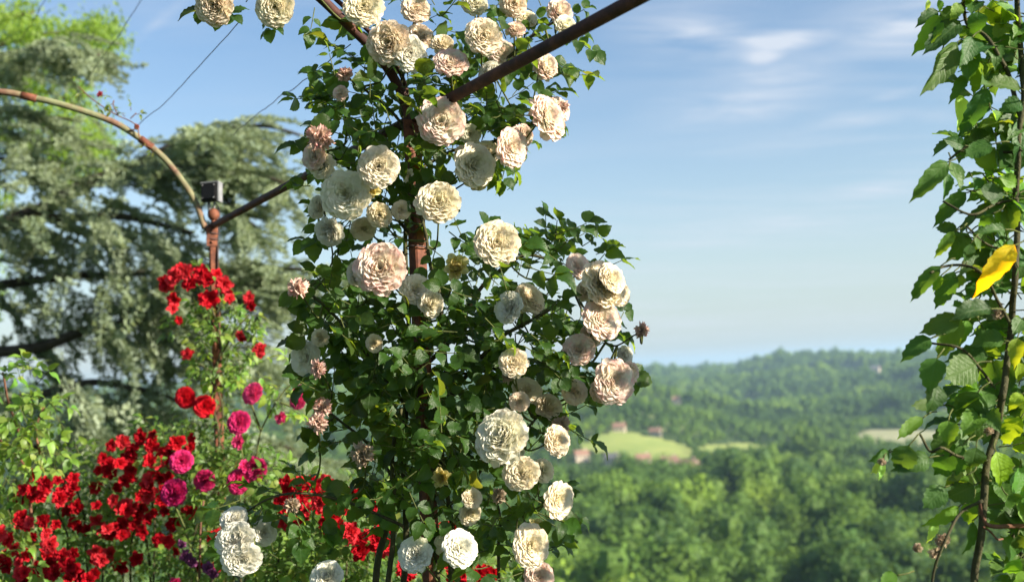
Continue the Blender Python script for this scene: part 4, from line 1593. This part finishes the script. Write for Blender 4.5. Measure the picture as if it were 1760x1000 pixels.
# big red bush
bY = 3.35
broot = thing('rose_bush', Vector((at(200, 1000, bY).x, bY, 0)), 'broad rose bush crowded with deep red blooms at lower left', 'rose bush')
Q = Plant(broot, bY, 33, BUSH, T_bush, M_twig)
Q.keep = .65
clusters = [(85, 838, 30, 20, 15, 1), (60, 850, 20, 10, 5, 1), (232, 805, 34, 38, 14, 1), (250, 770, 26, 20, 7, 1), (200, 845, 26, 30, 9, 1), (210, 890, 34, 20, 9, 1), (150, 890, 24, 16, 6, 1), (80, 912, 18, 12, 4, 1),
            (40, 950, 40, 30, 11, 1), (140, 960, 30, 26, 8, 1), (225, 978, 18, 14, 2, 1), (30, 985, 20, 12, 4, 1), (175, 905, 24, 20, 6, 1), (305, 765, 20, 12, 4, 1), (275, 840, 14, 18, 4, 1), (230, 910, 20, 14, 4, 1), (300, 892, 8, 8, 1, 1),
            (270, 930, 12, 10, 2, 1), (105, 985, 12, 10, 2, 1), (170, 945, 14, 10, 3, 1), (55, 890, 14, 10, 2, 1), (20, 955, 24, 20, 8, 1), (20, 905, 24, 14, 5, 1), (95, 965, 30, 20, 10, 1), (420, 940, 40, 30, 5, 1), (350, 920, 40, 40, 5, 1), (250, 900, 30, 20, 8, 1), (190, 800, 16, 14, 5, 1), (330, 870, 10, 10, 2, 1), (270, 800, 16, 20, 5, 1)]
for (cx, cy_, rx, ry, n, _b) in clusters:
    for i in range(n):
        a, q = rnd.uniform(0, 6.28), math.sqrt(rnd.random())
        Q.bloom(cx + 1.7 * rx * q * math.cos(a), cy_ + 1.5 * ry * q * math.sin(a), rnd.uniform(16, 29), 'w', bY - (.15 if cx > 140 else .42) + rnd.uniform(-.12, .1), color=rnd.choice(RED), shape='small')
for (x, y, d) in [(317, 683, 34), (351, 698, 36)]:
    Q.bloom(x, y, d, 'w', bY - .05, color=RED[0], shape='ros', ax=-.1 if x < 330 else .2, ay=.1)
Q.fill([(100, 880, 110, 60, 100, 1.2), (230, 850, 100, 90, 130, 1.1), (320, 800, 80, 70, 90, 1.4), (80, 960, 110, 60, 120, 1.1), (240, 950, 110, 70, 140, 1.2), (360, 880, 80, 100, 120, 1.3), (370, 970, 80, 60, 80, 1.2),
        (300, 760, 60, 40, 40, 1.5), (400, 800, 50, 60, 40, 1.4), (60, 820, 60, 40, 30, 1.3), (360, 740, 40, 30, 20, 1.5), (140, 820, 50, 40, 24, 1.3)], .027, (), .22)
for i in range(16):
    x0 = 40 + i * 24
    mb = MB()
    pts = wob(spline([Vector((at(x0, 1000, bY).x, bY + rnd.uniform(-.1, .1), 0)), at(x0 + rnd.uniform(-20, 20), 1000, bY + .05), at(x0 + rnd.uniform(-40, 40), rnd.uniform(800, 900), bY - .05)], 6), .02, i, 6)
    tube(mb, pts, [.005 * (1 - .5 * k / len(pts)) for k in range(len(pts))], 6)
    put('cane', mb.mesh('cane', M_cane), broot)
Q.finish(300)

# pink rose growing through it
pY = 3.1
proot = thing('rose_bush', Vector((at(380, 1000, pY).x, pY, 0)), 'rose with large magenta pink double blooms between the red bush and the cream rose', 'rose bush')
Q = Plant(proot, pY, 44, BUSH, T_bush, M_twig)
for (x, y, d, i) in [(409, 725, 38, 0), (296, 845, 44, 1), (350, 827, 36, 0), (408, 826, 38, 0), (437, 806, 38, 0), (311, 792, 36, 0), (410, 760, 26, 2), (432, 675, 34, 2), (510, 690, 28, 2), (514, 672, 24, 2), (483, 718, 24, 2),
                     (420, 800, 24, 0), (300, 1002, 26, 0), (100, 995, 20, 2)][:13]:
    Q.bloom(x, y, d, 'w', pY - .05, color=PINK[i], shape='ros')
Q.fill([(330, 850, 60, 60, 20, 1.4), (420, 860, 40, 60, 18, 1.3), (450, 700, 60, 50, 14, 1.9), (500, 660, 30, 30, 6, 2.0), (430, 780, 40, 40, 12, 1.4)], .030, (), .12)
for pp in [[(400, 1060), (410, 900), (420, 800), (409, 740)], [(350, 1060), (330, 950), (300, 860)], [(420, 1060), (430, 900), (440, 820), (450, 740), (480, 680), (510, 650)], [(450, 740), (435, 700), (432, 680)], [(480, 690), (505, 700), (510, 690)]]:
    mb = MB()
    pts = wob(spline([at(x, y, pY) for x, y in pp], 6), .008, 7, 9)
    tube(mb, pts, [.0035 * (1 - .4 * k / len(pts)) for k in range(len(pts))], 6)
    put('cane', mb.mesh('cane', M_twig), proot)
Q.finish(120)

# red bush behind the central post
sY = 2.9
sroot = thing('rose_bush', Vector((at(560, 1000, sY).x, sY, 0)), 'rose bush with scarlet blooms low behind the central post', 'rose bush')
Q = Plant(sroot, sY, 55, BUSH, T_bush, M_twig)
for (cx, cy_, rx, ry, n) in [(510, 840, 30, 14, 9), (545, 835, 20, 10, 4), (500, 880, 22, 26, 8), (570, 885, 20, 22, 7), (530, 870, 22, 14, 5), (610, 918, 22, 14, 6), (640, 925, 18, 14, 4), (605, 850, 10, 10, 2), (655, 865, 12, 12, 3), (658, 888, 10, 6, 2),
                             (662, 935, 10, 20, 4), (692, 985, 14, 12, 3), (775, 920, 22, 16, 5), (790, 985, 24, 14, 7), (835, 985, 18, 12, 5), (760, 910, 10, 12, 2), (495, 905, 12, 12, 2), (620, 945, 12, 8, 2)]:
    for i in range(n):
        a, q = rnd.uniform(0, 6.28), math.sqrt(rnd.random())
        Q.bloom(cx + rx * q * math.cos(a), cy_ + ry * q * math.sin(a), rnd.uniform(20, 34), 'w', sY - .22 + rnd.uniform(-.08, .08), color=rnd.choice(RED[:3]), shape='small')
Q.fill([(500, 860, 50, 50, 46, 1.3), (560, 930, 100, 60, 110, 1.5), (480, 960, 70, 50, 70, 1.4), (600, 860, 50, 40, 30, 1.2), (650, 960, 60, 50, 40, 1.2), (780, 980, 80, 40, 40, 1.2), (540, 980, 90, 40, 60, 1.5)], .029, (), .18)
for i in range(9):
    x0 = 480 + i * 38
    mb = MB()
    pts = wob(spline([Vector((at(x0, 1000, sY).x, sY, 0)), at(x0, 1000, sY), at(x0 + rnd.uniform(-30, 30), rnd.uniform(860, 920), sY)], 6), .015, i, 6)
    tube(mb, pts, [.0045 * (1 - .5 * k / len(pts)) for k in range(len(pts))], 6)
    put('cane', mb.mesh('cane', M_cane), sroot)
Q.finish(300)

# purple clematis flowers at the foot
croot2 = thing('clematis', Vector((at(330, 1000, 2.95).x, 2.95, 0)), 'few small purple clematis flowers low in front of the red bush', 'climbing plant')
Q = Plant(croot2, 2.95, 66, BUSH, T_bush, M_twig)
for (x, y, d) in [(318, 955, 26), (330, 965, 22), (355, 975, 26), (365, 985, 24), (312, 935, 18)]:
    Q.bloom(x, y, d, 'w', 2.95, color=(.30, .09, .24, 1), shape='wilt', name='clematis_flower')
Q.fill([(340, 970, 40, 30, 12, 1.2)], .028, (), .08)
mb = MB()
tube(mb, spline([at(335, 1100, 2.97), at(342, 1000, 2.97), at(345, 900, 2.97), at(350, 860, 2.98)], 5), .003, 5)
put('vine_stem', mb.mesh('vine_stem', M_redtwig), croot2)
Q.finish(60)

# lime leaved climber at the left edge
lY = 3.0
lroot = thing('leafy_shrub', Vector((at(30, 1000, lY).x, lY, 0)), 'bright green leafy climber without flowers at the left edge', 'shrub')
Q = Plant(lroot, lY, 77, BUSH, T_bush, M_twig)
Q.fill([(30, 680, 36, 50, 24, 1.7), (60, 740, 46, 40, 22, 1.65), (16, 780, 36, 50, 24, 1.5), (66, 780, 40, 30, 12, 1.8), (14, 880, 30, 50, 10, 1.8), (0, 640, 20, 20, 8, 1.9), (90, 700, 20, 20, 5, 1.7), (30, 940, 40, 40, 6, 1.6), (15, 985, 30, 20, 14, 1.9)], .036, (), .16)
for pp in [[(60, 1100), (55, 900), (42, 800), (30, 740), (18, 690), (5, 640)], [(50, 860), (70, 800), (60, 740), (75, 700)], [(40, 800), (0, 760), (-30, 700)]]:
    mb = MB()
    pts = wob(spline([at(x, y, lY) for x, y in pp], 6), .008, 9, 9)
    tube(mb, pts, [.005 * (1 - .5 * k / len(pts)) for k in range(len(pts))], 6)
    put('cane', mb.mesh('cane', M_redtwig), lroot)
Q.finish(300)

# small shoot growing along the left arch
aY = Yl - .1
aroot = thing('climbing_shoot', at(236, 222, aY), 'small reddish shoot with tiny leaves tied to the left arch', 'shoot')
Q = Plant(aroot, aY, 88, BUSH, T_bush, M_redtwig)
for pp in [[(240, 240), (234, 216), (205, 200), (180, 185), (155, 168), (135, 148)], [(205, 200), (195, 180), (196, 172)], [(225, 205), (235, 195)], [(236, 222), (220, 226)], [(245, 250), (262, 254)]]:
    mb = MB()
    tube(mb, wob(spline([at(x, y, aY) for x, y in pp], 5), .004, 4, 9), .0018, 5)
    put('twig', mb.mesh('twig', M_redtwig), aroot)
for (x, y) in [(140, 140), (146, 160), (172, 162), (196, 176), (200, 196), (188, 195), (225, 190), (215, 200), (232, 196), (165, 180), (255, 252), (268, 255)]:
    Q.sprig(x, y, aY, .020, (1.3, 1.0, 1.0, 1), 3)
Q.bloom(172, 162, 12, 'w', aY, color=(.6, .1, .12, 1), shape='small')
Q.bloom(235, 218, 12, 'w', aY, color=(.5, .15, .1, 1), shape='wilt')
Q.finish(60)


# ================================================================== CEDAR AND THE TREE BEHIND IT
def spray_mesh(seed, L=1.0, droop=.5, n=11, tuft=.045):
    """drooping cedar branchlet with tufts of short needles"""
    r = random.Random(seed)
    mb = MB()
    pts = []
    for i in range(n + 1):
        s = i / n
        pts.append(Vector((0.06 * math.sin(s * 5 + seed), s * L * (1 - .25 * droop * s), -droop * s * s * .7)))
    tube(mb, pts, [.012 * (1 - .7 * i / n) for i in range(n + 1)], 4, False)
    for i in range(1, n + 1):
        for sd in (-1, 1):
            wl = .14 * math.sin(math.pi * min(1, .15 + i / n * .85)) * r.uniform(.6, 1.2)
            m = max(1, int(wl / .05))
            for k in range(m):
                q = pts[i] + Vector((sd * wl * (k + 1) / m, .16 * wl * (k + 1) / m + r.uniform(-.02, .02), -.25 * wl * ((k + 1) / m) ** 2 + r.uniform(-.015, .02)))
                for w in range(5):
                    d = Vector((r.gauss(0, 1), r.gauss(0, 1), abs(r.gauss(.5, .7)))).normalized()
                    u = d.orthogonal().normalized()
                    s = tuft * r.uniform(.6, 1.2)
                    mb.add([q - u * s * .16, q + u * s * .16, q + u * s * .34 + d * s, q - u * s * .34 + d * s], [(0, 1, 2, 3)])
    return mb.mesh('spray', M_cedar, False)


SPRAY = [spray_mesh(i, 1.15, .10 + .22 * i, 13, .072) for i in range(5)]
T_spray = template_col('cedar_sprays', SPRAY)
cY = 9.5
cedar = thing('cedar_tree', Vector((at(-260, 500, cY + 1).x, cY + 1, -2.5)), 'large blue-green cedar with broad drooping layered branches', 'tree')
mb = MB()
tx, ty = cedar.location.x, cedar.location.y
tube(mb, wob([(tx, ty, -2.5), (tx, ty, 0), (tx + .1, ty, 3), (tx, ty + .1, 6), (tx, ty, 10)], .1, 1, 1), [.5, .42, .34, .22, .05], 12)
put('trunk', mb.mesh('trunk', M_bark), cedar)
sprays = []
rc = random.Random(3)


def limb(pp, rad, Y0, Y1, half, dens, droop, size, slope=0.0):
    hang = droop > .3
    size = size * (1.5 if hang else 1.15)
    dens = dens * (.66 if hang else 1.1)
    """a limb with flat side boughs; half = reach of the side boughs towards and away from us"""
    n = len(pp)
    pts = spline([at(x, y, Y0 + (Y1 - Y0) * i / (n - 1)) for i, (x, y) in enumerate(pp)], 6)
    pts = wob(pts, .05, rad * 100, 1.5)
    mb = MB()
    m = len(pts)
    tube(mb, pts, [rad * .55 * (1 - .85 * i / m) + .006 for i in range(m)], 8)
    put('branch', mb.mesh('branch', M_bark), cedar)
    L = sum((pts[i + 1] - pts[i]).length for i in range(m - 1))
    for _ in range(int(L * dens * 0.95)):
        f = rc.random() ** .8 * (m - 1.01)
        i = int(f)
        p = pts[i].lerp(pts[i + 1], f - i)
        along = (pts[i + 1] - pts[i]).normalized()
        off_ = rc.gauss(0, .5) * half
        p = p + Vector((rc.uniform(-.15, .15), off_, rc.uniform(-.05, .08) - droop * abs(rc.gauss(0, .6)) - .12 * abs(off_)))
        if noise.noise(Vector((p.x * 2.6, p.y * 1.2, p.z * (.8 if hang else 2.0)))) + .6 * noise.noise(p * 4.1) < (.06 if hang else -.10):
            continue
        a = rc.uniform(-.9, .9) + (0 if rc.random() < .75 else math.pi)
        d = (Matrix.Rotation(a, 3, 'Z') @ Vector((along.x, along.y, 0)).normalized())
        d = (d + Vector((0, 0, rc.uniform(-1.3, -.2) if hang else rc.uniform(-.35, .1)))).normalized()
        sprays.append(frame(p, d, Vector((rc.uniform(-.3, .3), rc.uniform(-.3, .3), 1)), size * rc.uniform(.6, 1.15)))


# px paths, radius, depths, reach, density per metre, droop, spray size
limb([(-260, 470), (-60, 410), (60, 362), (170, 310), (250, 275), (330, 245), (380, 240)], .16, 10.2, 9.0, .9, 80, .20, .42)
limb([(260, 275), (330, 235), (390, 218), (460, 222), (545, 244)], .05, 9.4, 9.0, .45, 110, .12, .36)
limb([(240, 290), (320, 292), (390, 290), (450, 300), (500, 318)], .05, 9.2, 8.7, .35, 62, .16, .34)
limb([(300, 300), (370, 330), (410, 365), (440, 392)], .03, 9.0, 8.6, .3, 55, .2, .34)
limb([(-260, 520), (-80, 420), (60, 380), (160, 370), (260, 380), (330, 400)], .12, 10.3, 9.3, 1.2, 90, .5, .42)
limb([(-240, 560), (-60, 500), (60, 480), (180, 470), (280, 470), (340, 480)], .10, 10.4, 9.5, 1.2, 90, .55, .42)
limb([(-260, 640), (-60, 610), (60, 598), (160, 565), (260, 548), (360, 560), (440, 580)], .12, 10.0, 9.0, 1.0, 80, .5, .42)
limb([(280, 480), (360, 468), (440, 460), (510, 460), (575, 466)], .05, 9.6, 9.0, .45, 120, .10, .36)
limb([(360, 490), (430, 486), (500, 482), (550, 490)], .04, 9.4, 9.0, .35, 90, .12, .34)
limb([(300, 510), (380, 505), (450, 510), (520, 500)], .04, 9.3, 8.8, .5, 50, .25, .36)
limb([(340, 560), (400, 575), (440, 590)], .04, 9.2, 8.8, .5, 60, .3, .34)
limb([(-260, 760), (-60, 700), (60, 680), (160, 660), (240, 670), (300, 690)], .10, 10.2, 9.4, 1.0, 80, .45, .42)
limb([(-260, 860), (-60, 800), (60, 770), (150, 760), (240, 740), (330, 730), (400, 740)], .09, 10.4, 9.4, 1.0, 85, .6, .42)
limb([(200, 790), (320, 770), (420, 752), (480, 762), (535, 795)], .05, 9.8, 9.0, .6, 120, .22, .38)
limb([(-200, 140), (-60, 110), (40, 92), (110, 85), (175, 92)], .06, 9.6, 8.8, .4, 60, .08, .34)
limb([(-200, 230), (-60, 200), (30, 190), (90, 200), (140, 215)], .05, 9.6, 9.0, .5, 50, .25, .34)
limb([(-200, 320), (-60, 280), (30, 270), (100, 290)], .05, 9.8, 9.2, .6, 45, .3, .36)
limb([(100, 110), (150, 105), (200, 115)], .02, 9.2, 8.9, .1, 10, .02, .25)
scatter('needle_foliage', T_spray, sprays, cedar)
print('sprays', len(sprays))


# the light green tree behind
def leafcluster(seed, n=46):
    r = random.Random(seed)
    mb = MB()
    for i in range(n):
        q = Vector((r.gauss(0, .33), r.gauss(0, .33), r.gauss(0, .28)))
        d = Vector((r.gauss(0, .5), r.gauss(0, .5), -1 + r.gauss(0, .4))).normalized()
        u = d.orthogonal().normalized()
        u = Matrix.Rotation(r.random() * 6.28, 3, d) @ u
        s = .20 * r.uniform(.7, 1.3)
        mb.add([q, q + d * s * .5 + u * s * .22, q + d * s, q + d * s * .5 - u * s * .22], [(0, 1, 2, 3)])
    return mb.mesh('leaf_cluster', M_lime, False)


T_lime = template_col('lime_clusters', [leafcluster(i) for i in range(4)])
dY = 12.0
dec = thing('deciduous_tree', Vector((at(-500, 500, dY).x, dY, -4)), 'light yellow-green broadleaved tree showing behind the cedar at upper left', 'tree')
mb = MB()
dx = dec.location.x
tube(mb, [(dx, dY, -4), (dx, dY, 0), (dx + .2, dY, 4), (dx + .1, dY, 9)], [.35, .3, .2, .05], 10)
put('trunk', mb.mesh('trunk', M_bark), dec)
clus = []
for (cx, cy_, rx, ry, n) in [(30, 40, 50, 40, 60), (60, 45, 40, 20, 20), (140, 60, 40, 20, 36), (165, 48, 30, 20, 26), (190, 75, 14, 26, 16), (70, 130, 60, 30, 40), (110, 170, 60, 40, 44), (60, 230, 70, 50, 50), (130, 250, 50, 50, 60), (160, 230, 30, 30, 20),
                             (90, 290, 40, 30, 24), (180, 265, 30, 20, 18), (5, 345, 14, 22, 14), (10, 130, 40, 60, 40), (115, 290, 30, 20, 16), (-100, 150, 100, 200, 200), (-80, 450, 80, 150, 60)]:
    for i in range(int(n * .6)):
        a, q = rc.uniform(0, 6.28), math.sqrt(rc.random())
        p = at(cx + rx * q * math.cos(a), cy_ + ry * q * math.sin(a), dY + rc.uniform(-.8, .8))
        clus.append(Matrix.Translation(p) @ Euler((rc.uniform(-.5, .5), rc.uniform(-.5, .5), rc.uniform(0, 6.28))).to_matrix().to_4x4() @ Matrix.Diagonal((.30, .30, .30, 1)))
for pp in [[(-400, 300), (-150, 150), (0, 80), (100, 60), (185, 60)], [(-400, 400), (-150, 260), (0, 240), (100, 245), (185, 262)], [(-300, 150), (-100, 60), (20, 30), (60, 20)], [(-300, 250), (-100, 180), (60, 160), (130, 180)]]:
    mb = MB()
    pts = wob(spline([at(x, y, dY) for x, y in pp], 5), .05, 2, 1.5)
    tube(mb, pts, [.07 * (1 - .85 * k / len(pts)) for k in range(len(pts))], 6)
    put('branch', mb.mesh('branch', M_bark), dec)
scatter('leaves', T_lime, clus, dec)
